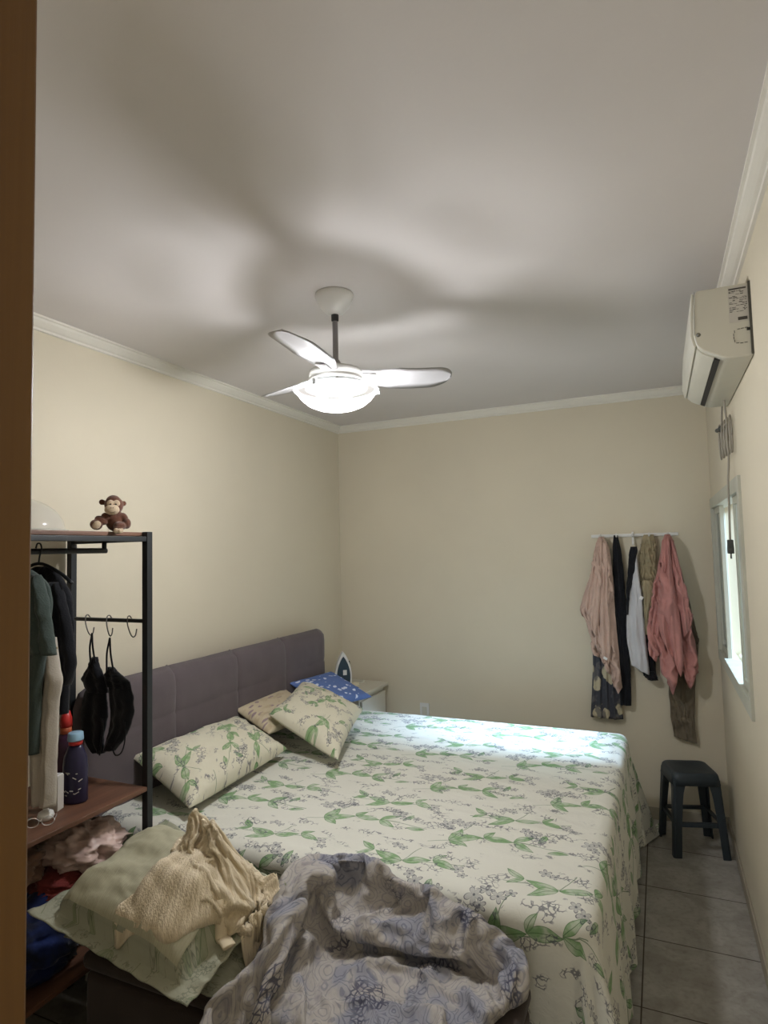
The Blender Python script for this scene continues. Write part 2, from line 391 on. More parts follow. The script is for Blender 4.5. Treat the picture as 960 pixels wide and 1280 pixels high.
M_TAN = fabric('tan_plush', srgb(196, 176, 150), .08, 300, .6, .2, 40)
M_EYE = mat('black_bead', srgb(14, 12, 12), .15)
M_NAVY = mat('navy_bottle_plastic', srgb(40, 36, 66), .28)
M_LBLUE = mat('pale_blue_cap', srgb(140, 176, 200), .4)
M_RED = mat('red_plastic', srgb(190, 44, 40), .4)
M_MAROON = mat('dark_purple_plastic', srgb(70, 40, 62), .35)
M_INK = mat('printed_ink_grey', srgb(70, 66, 60), .6)
M_PAPER = mat('label_paper', srgb(196, 192, 184), .6)
M_IRONP = mat('dark_teal_soleplate', srgb(38, 58, 74), .3)

def glassy(name, col, alpha, rough=.1, emit=0.0, ecol=(1, 1, 1, 1)):
    N = NT(name); out = N.t.nodes['Material Output']
    tr = N.n('ShaderNodeBsdfTransparent'); tr.inputs[0].default_value = c4(col)
    N.b.inputs['Base Color'].default_value = c4(col); N.b.inputs['Roughness'].default_value = rough
    N.b.inputs['Emission Color'].default_value = c4(ecol); N.b.inputs['Emission Strength'].default_value = emit
    mx = N.n('ShaderNodeMixShader'); mx.inputs[0].default_value = alpha
    N.t.links.new(tr.outputs[0], mx.inputs[1]); N.t.links.new(N.b.outputs[0], mx.inputs[2]); N.t.links.new(mx.outputs[0], out.inputs[0])
    return N.m
M_BOWL = glassy('lit_frosted_glass_bowl', (1, 1, 1), .45, .3, 1.2, (1.0, .99, .98, 1))
M_DOME = glassy('clear_plastic_dome', (.92, .92, .9), .22, .15)
M_PANE = glassy('window_glass', (.93, .97, .95), .12, .05)
M_FROST = glassy('pale_frosted_pane', (.8, .88, .84), .72, .5)
M_DARKPANE = glassy('grey_tinted_pane', (.38, .42, .40), .75, .1)
M_GLS = glassy('clear_ring_plastic', (.85, .85, .85), .5, .1)
M_BULB = mat('glowing_bulb', (1.0, .96, .9, 1), .4, emit=30)

# ------------------------------------------------------------------ ROOM SHELL
T = .15
# doorway opening in the front wall (the camera stands in it)
DX0, DX1, DH = -.50, .30, 2.56
struct(boxo('floor', (XL-T, -1.2, -.12), (XR+T, YB+T, 0), M_TILE))
struct(boxo('ceiling', (XL-T, -1.2, ZC), (XR+T, YB+T, ZC+.12), M_CEIL))
struct(boxo('wall_left', (XL-T, YF-T, 0), (XL, YB+T, ZC), M_WALL))
struct(boxo('wall_back', (XL-T, YB, 0), (XR+T, YB+T, ZC), M_WALL))
WY0, WY1, WZ0, WZ1 = 2.76, 4.12, 1.03, 1.91
bm = bmesh.new()
box(bm, (XR, -1.2, 0), (XR+T, WY0, ZC)); box(bm, (XR, WY1, 0), (XR+T, YB, ZC))
box(bm, (XR, WY0, 0), (XR+T, WY1, WZ0)); box(bm, (XR, WY0, WZ1), (XR+T, WY1, ZC))
struct(fin(bm, 'wall_right', M_WALL))
bm = bmesh.new()
box(bm, (XL, YF-T, 0), (DX0-.03, YF, ZC)); box(bm, (DX0-.03, YF-T, DH+.03), (XR, YF, ZC))
struct(fin(bm, 'wall_front', M_WALL))
# wooden door frame around the doorway
bm = bmesh.new()
box(bm, (DX0-.03, YF-T-.012, 0), (DX0+.005, YF+.012, DH), Matrix.Rotation(0, 3, 'Y'))
d1 = struct(fin(bm, 'door_1', M_JAMB, bevel=.004))
bm = bmesh.new(); box(bm, (DX0-.09, YF, 0), (DX0-.012, YF+.014, DH+.06)); fin(bm, 'architrave', M_JAMB, d1, bevel=.003)
bm = bmesh.new(); box(bm, (DX0-.03, YF-T-.01, DH), (DX1, YF+.012, DH+.03)); fin(bm, 'door_head', M_JAMB, d1, bevel=.003)
# crown moulding
def crown(name, p0, p1, inward):
    prof = [(0, 0), (.052, 0), (.052, -.008), (.044, -.011), (.041, -.02), (.030, -.030), (.022, -.036), (.012, -.040), (.010, -.048), (0, -.050)]
    bm = bmesh.new(); d = Vector(inward)
    A = [bm.verts.new(Vector(p0)+d*a+Vector((0, 0, b))) for a, b in prof]; B = [bm.verts.new(Vector(p1)+d*a+Vector((0, 0, b))) for a, b in prof]
    for i in range(len(prof)):
        j = (i+1) % len(prof); bm.faces.new((A[i], A[j], B[j], B[i]))
    bm.faces.new(A); bm.faces.new(B)
    return struct(fin(bm, name, M_TRIM))
crown('trim_1', (XL, YF, ZC), (XL, YB, ZC), (1, 0, 0)); crown('trim_2', (XL, YB, ZC), (XR, YB, ZC), (0, -1, 0)); crown('trim_3', (XR, YB, ZC), (XR, YF, ZC), (-1, 0, 0))
M_BASE = wall_mat('tile_skirting', srgb(168, 160, 144), 8)
struct(boxo('baseboard_right', (XR-.010, YF, 0), (XR, YB, .07), M_BASE, bevel=.002))
struct(boxo('baseboard_back', (XL+.01, YB-.010, 0), (XR-.01, YB, .07), M_BASE, bevel=.002))
struct(boxo('baseboard_left', (XL, YF, 0), (XL+.010, YB, .07), M_BASE, bevel=.002))

# window
win = struct(empty('window_1', (XR, (WY0+WY1)/2, WZ0)))
def wpart(name, m, boxes, bevel=.002):
    bm = bmesh.new()
    for a, b in boxes: box(bm, a, b)
    o = fin(bm, name, m, None, bevel=bevel); o.parent = win; o.matrix_parent_inverse = Matrix.Translation((-XR, -(WY0+WY1)/2, -WZ0)); return o
F = .03
wpart('window_frame', M_FRAME, [((XR-.012, WY0-.03, WZ0-.03), (XR+.06, WY0+F, WZ1+.03)), ((XR-.012, WY1-F, WZ0-.03), (XR+.06, WY1+.03, WZ1+.03)),
      ((XR-.012, WY0+F, WZ0-.03), (XR+.06, WY1-F, WZ0+F)), ((XR-.012, WY0+F, WZ1-F), (XR+.06, WY1-F, WZ1+.03))])
def sash(y0, y1, x, mp):
    w = .035
    s = wpart('window_sash', M_FRAME, [((x, y0, WZ0+F), (x+.022, y0+w, WZ1-F)), ((x, y1-w, WZ0+F), (x+.022, y1, WZ1-F)), ((x, y0+w, WZ0+F), (x+.022, y1-w, WZ0+F+w)), ((x, y0+w, WZ1-F-w), (x+.022, y1-w, WZ1-F))])
    wpart('window_pane', mp, [((x+.008, y0+w, WZ0+F+w), (x+.013, y1-w, WZ1-F-w))], 0)
sash(WY0+F, 3.12, XR+.006, M_FROST)
sash(3.78, WY1-F, XR+.006, M_DARKPANE)
# security grille outside
bm = bmesh.new()
for i, yy in enumerate(np.arange(WY0+.08, WY1-.05, .125)):
    tube(bm, [(XR+.11, yy, WZ0), (XR+.11, yy, WZ1)], .006, 6, 1)
    for k in range(6):
        zc = WZ0+.09+k*.14
        for sgn in (-1, 1):
            tube(bm, [(XR+.11, yy+sgn*(.012+.03*sin(t)), zc+.045*cos(t)*sgn) for t in np.linspace(0, pi, 6)], .0045, 5, 2)
for zz in (WZ0+.02, WZ1-.02): tube(bm, [(XR+.11, WY0, zz), (XR+.11, WY1, zz)], .007, 6, 1)
g = fin(bm, 'window_grille', mat('white_iron_grille', srgb(226, 222, 208), .5), None, sm=True); g.parent = win; g.matrix_parent_inverse = Matrix.Translation((-XR, -(WY0+WY1)/2, -WZ0))

# ------------------------------------------------------------------ CEILING FAN
FX, FY = -1.073, 1.997
fan = tag(empty('ceiling_fan', (FX, FY, ZC)), 'white three-blade ceiling fan with a lit round glass lamp', 'ceiling fan')
z = lambda v: v-ZC-.018
latheo('canopy', [(.070, 0), (.072, -.006), (.068, -.022), (.055, -.050), (.034, -.072), (.016, -.080), (.0, -.080)], (0, 0, 0), M_WPLA, fan)
latheo('rod_collar', [(.014, -.078), (.014, -.102), (.010, -.106), (0, -.106)], (0, 0, 0), M_SLOT, fan, 16)
M_ROD = mat('grey_rod_paint', srgb(150, 148, 150), .4)
latheo('downrod', [(.0105, -.09), (.0105, -.250), (.018, -.260), (.022, -.292), (.0, -.292)], (0, 0, 0), M_ROD, fan, 20)
latheo('motor_housing', [(.0, z(2.384)), (.050, z(2.384)), (.088, z(2.378)), (.098, z(2.370)), (.101, z(2.352)), (.096, z(2.350)), (.096, z(2.340)), (.104, z(2.338)), (.104, z(2.325)), (0, z(2.325))], (0, 0, 0), M_WPLA, fan, 56)
M_RIM = mat('pale_grey_lamp_ring', srgb(186, 190, 190), .4)
latheo('lamp_ring', [(.090, z(2.326)), (.106, z(2.324)), (.112, z(2.314)), (.116, z(2.305)), (.111, z(2.304)), (.1, z(2.312)), (.09, z(2.312))], (0, 0, 0), M_RIM, fan, 56, cap=False)
def screw(ang):
    bm = bmesh.new(); M = Matrix.Rotation(ang, 3, 'Z') @ Matrix.Rotation(pi/2, 3, 'Y')
    lathe(bm, [(.004, .0), (.006, .002), (.006, .010), (0, .011)], Matrix.Rotation(ang, 3, 'Z') @ Vector((.112, 0, z(2.313))), 10, True, M)
    fin(bm, 'thumb_screw', M_ACD, fan, sm=True)
for a in (-1.05, 1.04, 3.14): screw(a)
M_RIMG = glassy('frosted_glass_edge', (.93, .94, .95), .5, .3)
bowl = latheo('lamp_bowl', [(.144, z(2.303)), (.152, z(2.302)), (.154, z(2.298)), (.148, z(2.288)), (.132, z(2.267)), (.108, z(2.247)), (.076, z(2.233)), (.035, z(2.226)), (.0, z(2.224))], (0, 0, 0), M_BOWL, fan, 64, cap=False)
latheo('bowl_rim', [(.153, z(2.303)), (.158, z(2.302)), (.160, z(2.299)), (.157, z(2.296)), (.154, z(2.298)), (.153, z(2.303))], (0, 0, 0), M_RIMG, fan, 64, cap=False)
for a_ in (.5, 2.6, 4.7):
    bm = bmesh.new(); box(bm, (.149, -.006, z(2.286)), (.162, .006, z(2.308))); bmesh.ops.rotate(bm, verts=bm.verts, matrix=Matrix.Rotation(a_, 3, 'Z'), cent=(0, 0, 0)); fin(bm, 'bowl_clip', M_RIM, fan, bevel=.001)
for i in range(3):
    latheo('lamp_bulb', [(.004, z(2.30)), (.018, z(2.295)), (.022, z(2.28)), (.016, z(2.268)), (.0, z(2.264))], (.055*cos(rad(-23+120*i)), .055*sin(rad(-23+120*i)), -.02), M_BULB, fan, 16)
M_BLADE = mat('white_blade_lacquer', srgb(182, 180, 182), .3, 0, .03)
def blade(ang, pitch):
    n, rows = 40, []
    R0, R1 = .085, .455
    for i in range(n+1):
        t = i/n; r = R0+(R1-R0)*t
        w = .042+.036*min(1, t/.40)**1.1
        if t > .80: w *= math.sqrt(max(0.0, 1-((t-.80)/.20)**2))*.97+.03*(1-(t-.80)/.20)
        w = max(w, .0015)
        off = .012*sin(pi*min(t*1.1, 1))
        row = []
        for s, zo in [(-1, 0), (-.5, .0035), (0, .0045), (.5, .0035), (1, 0), (.5, -.002), (0, -.001), (-.5, -.002)]:
            row.append((r, w*s+off, zo + .012*sin(pi*t)*0 + .004*(1-s*s) + .010*t*t))
        rows.append(row)
    bmv = grid_mesh('fan_blade', rows, M_BLADE, fan, closed_u=True)
    me = bmv.data; b2 = bmesh.new(); b2.from_mesh(me)
    bmesh.ops.holes_fill(b2, edges=b2.edges, sides=12); bmesh.ops.recalc_face_normals(b2, faces=b2.faces); b2.to_mesh(me); b2.free(); smooth(me)
    bmv.matrix_local = Matrix.Translation((0, 0, z(2.360))) @ Matrix.Rotation(ang, 4, 'Z') @ Matrix.Rotation(pitch, 4, 'X')
    bm = bmesh.new(); box(bm, (.06, -.022, -.004), (.15, .022, .002))
    o = fin(bm, 'blade_bracket', M_WPLA, fan, bevel=.002)
    o.matrix_local = Matrix.Translation((0, 0, z(2.357))) @ Matrix.Rotation(ang, 4, 'Z') @ Matrix.Rotation(pitch, 4, 'X')
for a in (37, 157, 277): blade(rad(a), rad(-14))

# ------------------------------------------------------------------ AIR CONDITIONER
ac = tag(empty('air_conditioner', (XR, 2.2, 2.26)), 'white split air conditioner mounted high on the right wall', 'air conditioner')
def acp(name, m, poly, y0, y1, bevel=0):
    bm = bmesh.new(); prism(bm, [(x-XR, zz-2.26) for x, zz in poly], 'y', y0-2.2, y1-2.2)
    return fin(bm, name, m, ac, bevel=bevel)
AY0, AY1 = 2.20, 2.98
acp('housing', M_ACP, [(.299, 2.498), (.152, 2.498), (.141, 2.488), (.136, 2.42), (.133, 2.352), (.140, 2.318), (.160, 2.297), (.212, 2.268), (.232, 2.263), (.299, 2.262)], AY0, AY1, .006)
acp('front_panel', M_WPLA if False else M_ACP, [(.141, 2.492), (.134, 2.490), (.128, 2.42), (.125, 2.352), (.132, 2.318), (.138, 2.312), (.141, 2.318), (.134, 2.352), (.137, 2.42)], AY0+.004, AY1-.004, .002)
acp('air_louver', M_ACP, [(.142, 2.310), (.158, 2.292), (.190, 2.274), (.193, 2.280), (.16, 2.300), (.146, 2.314)], AY0+.02, AY1-.02, .001)
acp('air_slot', M_SLOT, [(.1905, 2.281), (.193, 2.2720), (.207, 2.2655), (.209, 2.272)], AY0+.03, AY1-.03)
acp('panel_seam', M_ACD, [(.1425, 2.496), (.1440, 2.496), (.1375, 2.352), (.136, 2.352)], AY0-.0012, AY0)
bm = bmesh.new(); lathe(bm, [(0, -.0015), (.006, -.001), (.007, .0)], (0, 0, 0), 20, True, Matrix.Rotation(-pi/2, 3, 'X').transposed())
o = fin(bm, 'round_badge', M_ACD, ac, sm=True); o.location = (.148-XR, -.0002, 2.352-2.26)
st = bmesh.new(); box(st, (.238-XR, -.0012, 2.375-2.26), (.292-XR, -.0002, 2.490-2.26)); stk = fin(st, 'spec_label', M_PAPER, ac)
def ink(x0, x1, z0, z1): 
    b_ = bmesh.new(); box(b_, (x0-XR, -.0018, z0-2.26), (x1-XR, -.0011, z1-2.26)); return b_
bm = bmesh.new()
def inkb(x0, x1, z0, z1): box(bm, (x0-XR, -.0020, z0-2.26), (x1-XR, -.0011, z1-2.26))
inkb(.240, .288, 2.4800, 2.4848)
random.seed(3)
zz = 2.474
while zz > 2.404:
    x = .240
    while x < .286:
        w = random.uniform(.004, .012)
        if random.random() < .62: inkb(x, min(x+w, .289), zz, zz+random.choice([.0010, .0014, .0022]))
        x += w+.002
    zz -= random.choice([.004, .006])
inkb(.262, .288, 2.380, 2.390)
fin(bm, 'label_printing', M_INK, stk)
bm = bmesh.new()
kp = [(.262, 2.352), (.272, 2.353), (.283, 2.354), (.250, 2.345), (.247, 2.335), (.247, 2.325), (.249, 2.315), (.257, 2.308), (.268, 2.306), (.280, 2.307)]
for i, (x, zz) in enumerate(kp):
    ve = 3 <= i <= 6
    box(bm, (x-XR-(.0008 if ve else .004), -.0015, zz-2.26-(.004 if ve else .0008)), (x-XR+(.0008 if ve else .004), .0, zz-2.26+(.004 if ve else .0008)))
fin(bm, 'pipe_knockout', M_INK, ac)
boxo('rear_clip', (.284-XR, -.004, 2.344-2.26), (.298-XR, .01, 2.352-2.26), M_SLOT, ac)
boxo('mounting_plate', (.293-XR, -.006, 2.268-2.26), (.2999-XR, .76, 2.50-2.26), mat('dark_plate', srgb(72, 70, 62), .5), ac)

# cables hanging from the air conditioner, with plug and coil
cab = tag(empty('power_cable', (XR-.02, 2.9, 2.2)), 'grey power cable hanging from the air conditioner with a dark plug over the window', 'cable')
def cabp(name, pts, r, m=M_CABLE):
    bm = bmesh.new(); tube(bm, [Vector(p)-Vector((XR-.02, 2.9, 2.2)) for p in pts], r, 8, 8); return fin(bm, name, m, cab, sm=True)
cabp('lead', [(.27, 2.84, 2.28), (.277, 2.86, 2.15), (.28, 2.90, 2.02), (.272, 2.88, 1.93), (.262, 2.80, 1.82), (.258, 2.78, 1.74), (.257, 2.78, 1.685)], .004)
bm = bmesh.new(); off = Vector((XR-.02, 2.9, 2.2))
prism(bm, [(2.76, 1.655), (2.762, 1.635), (2.80, 1.635), (2.802, 1.655), (2.79, 1.672), (2.787, 1.69), (2.775, 1.69), (2.772, 1.672)], 'x', .246, .268)
for v in bm.verts: v.co -= off
fin(bm, 'plug', M_PLUG, cab, bevel=.003)
bm = bmesh.new()
for yy in (2.771, 2.791): tube(bm, [Vector((.257, yy, 1.64))-off, Vector((.257, yy, 1.615))-off], .0022, 6, 1)
fin(bm, 'plug_pin', M_WIRE, cab, sm=True)
coil = tag(empty('coiled_cable', (XR-.02, 2.95, 2.1)), 'grey cable wound in a coil and tied on the right wall below the air conditioner', 'cable')
off = Vector((XR-.02, 2.95, 2.1)); bm = bmesh.new()
for i in range(5):
    yo = 2.80+i*.055; pts = []
    for k in range(13):
        a = 2*pi*k/12; pts.append(Vector((.284-.012*i*.4+.006*cos(a), yo+.022*cos(a), 2.115+.075*sin(a)))-off)
    tube(bm, pts, .0035, 6, 3)
tube(bm, [Vector(p)-off for p in [(.28, 3.03, 2.28), (.28, 3.08, 2.22), (.275, 3.0, 2.17), (.27, 2.93, 2.16), (.275, 2.85, 2.17)]], .004, 6, 6)
tube(bm, [Vector(p)-off for p in [(.275, 3.10, 2.15), (.27, 3.10, 2.08), (.27, 3.08, 2.05), (.27, 3.03, 2.10)]], .0035, 6, 6)
fin(bm, 'cable_loops', M_CABLE, coil, sm=True)
bm = bmesh.new(); tube(bm, [Vector(p)-off for p in [(.262, 3.10, 2.18), (.262, 3.03, 2.168), (.262, 2.95, 2.165)]], .010, 8, 5)
fin(bm, 'cable_tie', M_PLUG, coil, sm=True)

# ------------------------------------------------------------------ BED
bed = tag(empty('bed', (-1.18, 2.73, 0)), 'double bed with a tufted grey upholstered headboard against the left wall', 'bed')
off = Vector((-1.18, 2.73, 0))
def bp(name, a, b, m, bevel=.01, parent=bed, seg=3):
    return boxo(name, Vector(a)-off, Vector(b)-off, m, parent, bevel, seg)
BX0, BX1, BY0, BY1, BZ = -2.14, -.215, 1.82, 3.66, .655
bp('bed_base', (BX0, BY0+.03, .06), (BX1-.02, BY1-.03, .36), M_HEAD, .015)
bp('mattress', (BX0, BY0+.012, .36), (BX1-.012, BY1-.012, BZ-.012), mat('white_mattress_ticking', srgb(210, 208, 200), .9), .04, bed, 4)
for (x, y) in ((BX0+.1, BY0+.1), (BX0+.1, BY1-.1), (BX1-.12, BY0+.1), (BX1-.12, BY1-.1)):
    bp('leg', (x-.03, y-.03, 0), (x+.03, y+.03, .06), M_SLOT, .003)
# headboard with tufted panels
HY0, HY1, HZ1 = 1.80, 3.655, 1.118
rows = []; ny, nz = 150, 60; npan = 4
for i in range(nz+1):
    zz = .10+(HZ1-.10)*i/nz; row = []
    for j in range(ny+1):
        yy = HY0+(HY1-HY0)*j/ny
        u = (yy-HY0)/(HY1-HY0)*npan; fu = u-math.floor(u); du = min(fu, 1-fu)*(HY1-HY0)/npan
        dz = min(abs(zz-.955), abs(zz-.69), abs(zz-.42))
        gro = .014*math.exp(-(du/.014)**2) if .02 < u/npan < .98 else 0
        gz = .007*math.exp(-(dz/.010)**2)
        edge = min(yy-HY0, HY1-yy, HZ1-zz); rnd = .025*(1-math.sqrt(max(0, 1-(1-min(edge/.025, 1))**2)))
        puff = .006*sin(pi*fu)
        x = XL+.012+.085+puff-gro-gz-rnd+.002*fbm(yy, zz, 2, 9)
        row.append((x, yy, zz))
    rows.append(row)
back = [(XL+.012, HY0, .10)]
hb = grid_mesh('headboard', [[Vector(p)-off for p in r] for r in rows], M_HEAD, bed)
hb.modifiers.new('s', 'SOLIDIFY').thickness = .06; hb.modifiers['s'].offset = 1
bp('headboard_post', (XL+.013, HY0+.1, 0), (XL+.06, HY0+.16, .6), M_SLOT, .002); bp('headboard_post', (XL+.013, HY1-.16, 0), (XL+.06, HY1-.1, .6), M_SLOT, .002)

# draped bed sheet
def sheet():
    X0, X1, Y0, Y1 = BX0+.015, BX1+.012, BY0-.008, BY1+.012
    OH = .60; r = .05
    step = .0125
    us = np.arange(X0, X1+OH+.001, step); vs = np.arange(Y0-OH, Y1+OH+.001, step)
    P, UV = [], []
    def drop(d):
        # arc length d beyond the edge -> (outward, down), with rounded edge
        if d <= 0: return 0.0, 0.0
        L = r*pi/2
        if d < L: a = d/r; return r*sin(a), r*(1-cos(a))
        return r, r+(d-L)
    for v in vs:
        row, uvr = [], []
        for u in us:
            a = max(0.0, u-(X1-r)); b = 0.0; sg = 0
            if v < Y0+r: b = (Y0+r)-v; sg = -1
            if v > Y1-r: b = v-(Y1-r); sg = 1
            x, y = min(u, X1-r), min(max(v, Y0+r), Y1-r)
            zt = BZ + .004*fbm(u, v, 1.3, 5, 3) + .0035*max(0, fbm(u, v*2.2, 7.7, 3.5, 2))
            # long pulled creases
            zt += .0045*(1-abs(fbm(u*.6+v*.5, v*.9-u*.2, 3.1, 4.0, 2)))**8
            zt -= .004*math.exp(-((math.hypot(u+1.2, (v-3.0)))/.5)**2)
            if a <= 0 and b <= 0: row.append((x, y, zt)); uvr.append((u, v)); continue
            if a > 0 and b > 0:
                d = math.hypot(a, b)*.93; ph = math.atan2(b, a)
                ox, oz = drop(d)
                fl = max(0, oz-.06)
                dist = ox + fl*(.10+.22*sin(2*ph)**2) + fl*.10*sin(ph*9+1)*sin(2*ph)
                X = x+(dist-fl*(.12 if sg > 0 else 0)*sin(2*ph)**2)*cos(ph); Y = y+sg*(dist+(fl*.42*sin(2*ph)**2 if sg > 0 else 0))*sin(ph)
                Z = BZ-oz
            elif a > 0:
                ox, oz = drop(a); fl = max(0, oz-.04)
                w = .5*sin(v*19+1.2*sin(v*5))+.35*sin(v*37+2)+.3*fbm(v*3, oz*1.2, 4, 2.2)
                X = x+ox+fl*.05+min(fl, .35)*.075*w; Y = y+.03*fl*sin(v*11); Z = BZ-oz
            else:
                ox, oz = drop(b); fl = max(0, oz-.04)
                w = .6*sin(u*8+.8)+.35*sin(u*19+1)+.35*fbm(u*3, oz*1.2, 9, 2.0)
                X = x+.02*fl*sin(u*9); Y = y+sg*(ox+fl*.03+min(fl, .3)*.055*w); Z = BZ-oz
            lim = .006+.004*(1+sin(u*40+v*31))
            if Z < lim:
                ex = lim-Z; Z = lim
                if a > 0 and b <= 0: X += ex*.5
                elif a > 0:
                    X += ex*.10*cos(ph); Y += sg*ex*.35*sin(ph)
            if Y > YB-.02: Y = YB-.02
            row.append((X, Y, Z)); uvr.append((u, v))
        P.append(row); UV.append(uvr)
    o = grid_mesh('bed_sheet', P, M_SHEET, None, UV)
    return o
sh = sheet()
tag(sh, 'cream bed sheet with green leaves and grey flowers, draped over the bed to the floor', 'bed sheet')

# ------------------------------------------------------------------ PILLOWS
def pillow(name, C, th, m, seed=0, flange=0.0, pinch=.07, nwr=1.0, sag=.45, W=.7, H=.48, n=56, parent=None, dome=.42):
    """C: corners c00 c10 c11 c01 (u along first edge)."""
    c00, c10, c11, c01 = [Vector(c) for c in C]
    nrm = (c10-c00).cross(c01-c00).normalized()
    if nrm.z < 0: nrm = -nrm
    e1 = (c10-c00).normalized(); e2 = (c01-c00).normalized()
    top, bot, uvt = [], [], []
    for j in range(n+1):
        rt, rb, ru = [], [], []
        for i in range(n+1):
            u = -1+2*i/n; v = -1+2*j/n
            pu = u*(1-pinch*(1-v*v)*abs(u)**3); pv = v*(1-pinch*(1-u*u)*abs(v)**3)
            s, t = (pu+1)/2, (pv+1)/2
            p = c00*(1-s)*(1-t)+c10*s*(1-t)+c11*s*t+c01*(1-s)*t
            k = 1-flange*2
            a, b = min(abs(u)/k, 1), min(abs(v)/k, 1)
            pr = ((1-a**2.6)*(1-b**2.6))**dome
            w = fbm(u*1.2, v*1.2, seed, 2.2, 3)*.12+.18*(1-abs(fbm(u+2, v*.8, seed+5, 2.0, 2)))**7*(a**2+b**2)*.6
            edge = max(abs(u), abs(v)); ruf = 0
            if flange and edge > k: ruf = .0035*sin((u*(abs(v) >= abs(u))+v*(abs(u) > abs(v)))*21+seed+2*fbm(u*2, v*2, seed))*(edge-k)/(1-k)
            corner = (abs(u)*abs(v))**3
            q = p+nrm*(pr*th*(1+w*nwr)+ruf + .002 + corner*.012)
            rt.append(q); rb.append(p-nrm*(pr*th*sag+.002-ruf-corner*.012)); ru.append((s*W+seed*.37, t*H+seed*.21))
        top.append(rt); bot.append(rb); uvt.append(ru)
    vs, uvs, fs = [], [], []
    for r_, ur in zip(top, uvt): vs += [tuple(p) for p in r_]; uvs += ur
    nb = len(vs)
    for r_, ur in zip(bot, uvt): vs += [tuple(p) for p in r_]; uvs += ur
    N = n+1
    for j in range(n):
        for i in range(n):
            a = j*N+i; fs.append((a, a+1, a+N+1, a+N)); fs.append((nb+a, nb+a+N, nb+a+N+1, nb+a+1))
    for i in range(n):
        a, b = i, i+1; fs.append((a, nb+a, nb+b, b)); a = n*N+i; b = a+1; fs.append((a, b, nb+b, nb+a))
        a = i*N; b = a+N; fs.append((a, b, nb+b, nb+a)); a = i*N+n; b = a+N; fs.append((a, nb+a, nb+b, b))
    me = bpy.data.meshes.new(name); me.from_pydata(vs, [], fs); me.update()
    b2 = bmesh.new(); b2.from_mesh(me)
    uvl = b2.loops.layers.uv.new('UVMap')
    for f in b2.faces:
        for l in f.loops: l[uvl].uv = uvs[l.vert.index]
    bmesh.ops.recalc_face_normals(b2, faces=b2.faces); b2.to_mesh(me); b2.free(); smooth(me)
    return link(name, me, m, parent)
tag(pillow('pillow', [(-2.10, 2.00, .815), (-1.70, 1.90, .700), (-1.74, 2.64, .700), (-2.10, 2.72, .80)], .085, M_SHEETP, 1, W=.5, H=.72), 'leaf-printed pillow lying flat against the headboard beside the black rack post', 'pillow')
tag(pillow('pillow', [(-2.08, 3.34, .862), (-1.90, 2.72, .835), (-1.42, 2.58, .700), (-1.58, 3.18, .775)], .075, M_SHEETP, 2.6, W=.62, H=.55), 'leaf-printed pillow propped askew on top of the other pillows', 'pillow')
tag(pillow('pillow', [(-2.12, 2.72, .845), (-1.86, 2.66, .755), (-1.86, 3.18, .745), (-2.12, 3.20, .845)], .05, M_BEIGEP, 4.2), 'beige pillow with mauve print tucked behind the propped leafy pillow', 'pillow')
tag(pillow('pillow', [(-2.10, 3.22, .880), (-1.84, 3.28, .760), (-1.74, 3.62, .735), (-2.08, 3.70, .860)], .05, M_BLUEP, 6.1, W=.6, H=.45), 'blue pillow with white figures nearest the nightstand', 'pillow')

# ------------------------------------------------------------------ BENCH
bench = tag(empty('storage_bench', (-1.02, 1.58, 0)), 'dark brown upholstered storage bench against the near side of the bed', 'bench')
boxo('bench_body', (-.62, -.20, .05), (.64, .17, .44), M_BENCH, bench, .02, 3)
boxo('bench_lid', (-.63, -.205, .445), (.645, .175, .495), M_BENCH, bench, .02, 4)
for x in (-.56, .58):
    for y in (-.15, .12): boxo('leg', (x-.025, y-.025, 0), (x+.025, y+.025, .05), M_SLOT, bench, .003)

# sham pillow with flange and ticking centre on the bench
PC = [(-1.67, 1.75, .725), (-1.78, 1.30, .615), (-1.16, 1.29, .515), (-1.06, 1.60, .69)]
tag(pillow('pillow', PC, .125, M_SAGE, .3, flange=.10, pinch=.03, sag=.10, W=.45, H=.65, n=72, dome=.34), 'big sage green pillow with a flat printed border lying on the dark bench', 'pillow')
sp = bpy.data.objects['pillow.004']
bpy.context.view_layer.update()
def sub_panel(src, name, m, lim, lift):
    """plain centre panel that follows the pillow's top face"""
    me = src.data; n = 72; N = n+1; vs = []; uvs = []; fs = []
    k0, k1 = int(n*(1-lim)/2), int(n*(1+lim)/2); w = k1-k0+1
    for j in range(k0, k1+1):
        for i in range(k0, k1+1):
            v = me.vertices[j*N+i]; nr = v.normal
            vs.append(tuple(v.co+nr*lift)); uvs.append((i/n*.45, j/n*.65))
    for j in range(w-1):
        for i in range(w-1):
            a = j*w+i; fs.append((a, a+1, a+w+1, a+w))
    m2 = bpy.data.meshes.new(name); m2.from_pydata(vs, [], fs); m2.update(); L = m2.uv_layers.new(name='UVMap')
    for lp in m2.loops: L.data[lp.index].uv = uvs[lp.vertex_index]
    smooth(m2); return link(name, m2, m, src)
ctr = sub_panel(sp, 'centre_panel', M_SAGEP, .76, .0025); ctr['label'] = 'plain woven sage centre panel'
PC2 = [(-1.62, 1.72, .62), (-1.70, 1.36, .53), (-1.10, 1.36, .50), (-1.02, 1.66, .58)]
tag(pillow('pillow', PC2, .045, M_SAGE, 7.3, flange=.06, pinch=.04, sag=.4, n=40), 'flatter sage leaf-printed pillow showing underneath the big sage one', 'pillow')

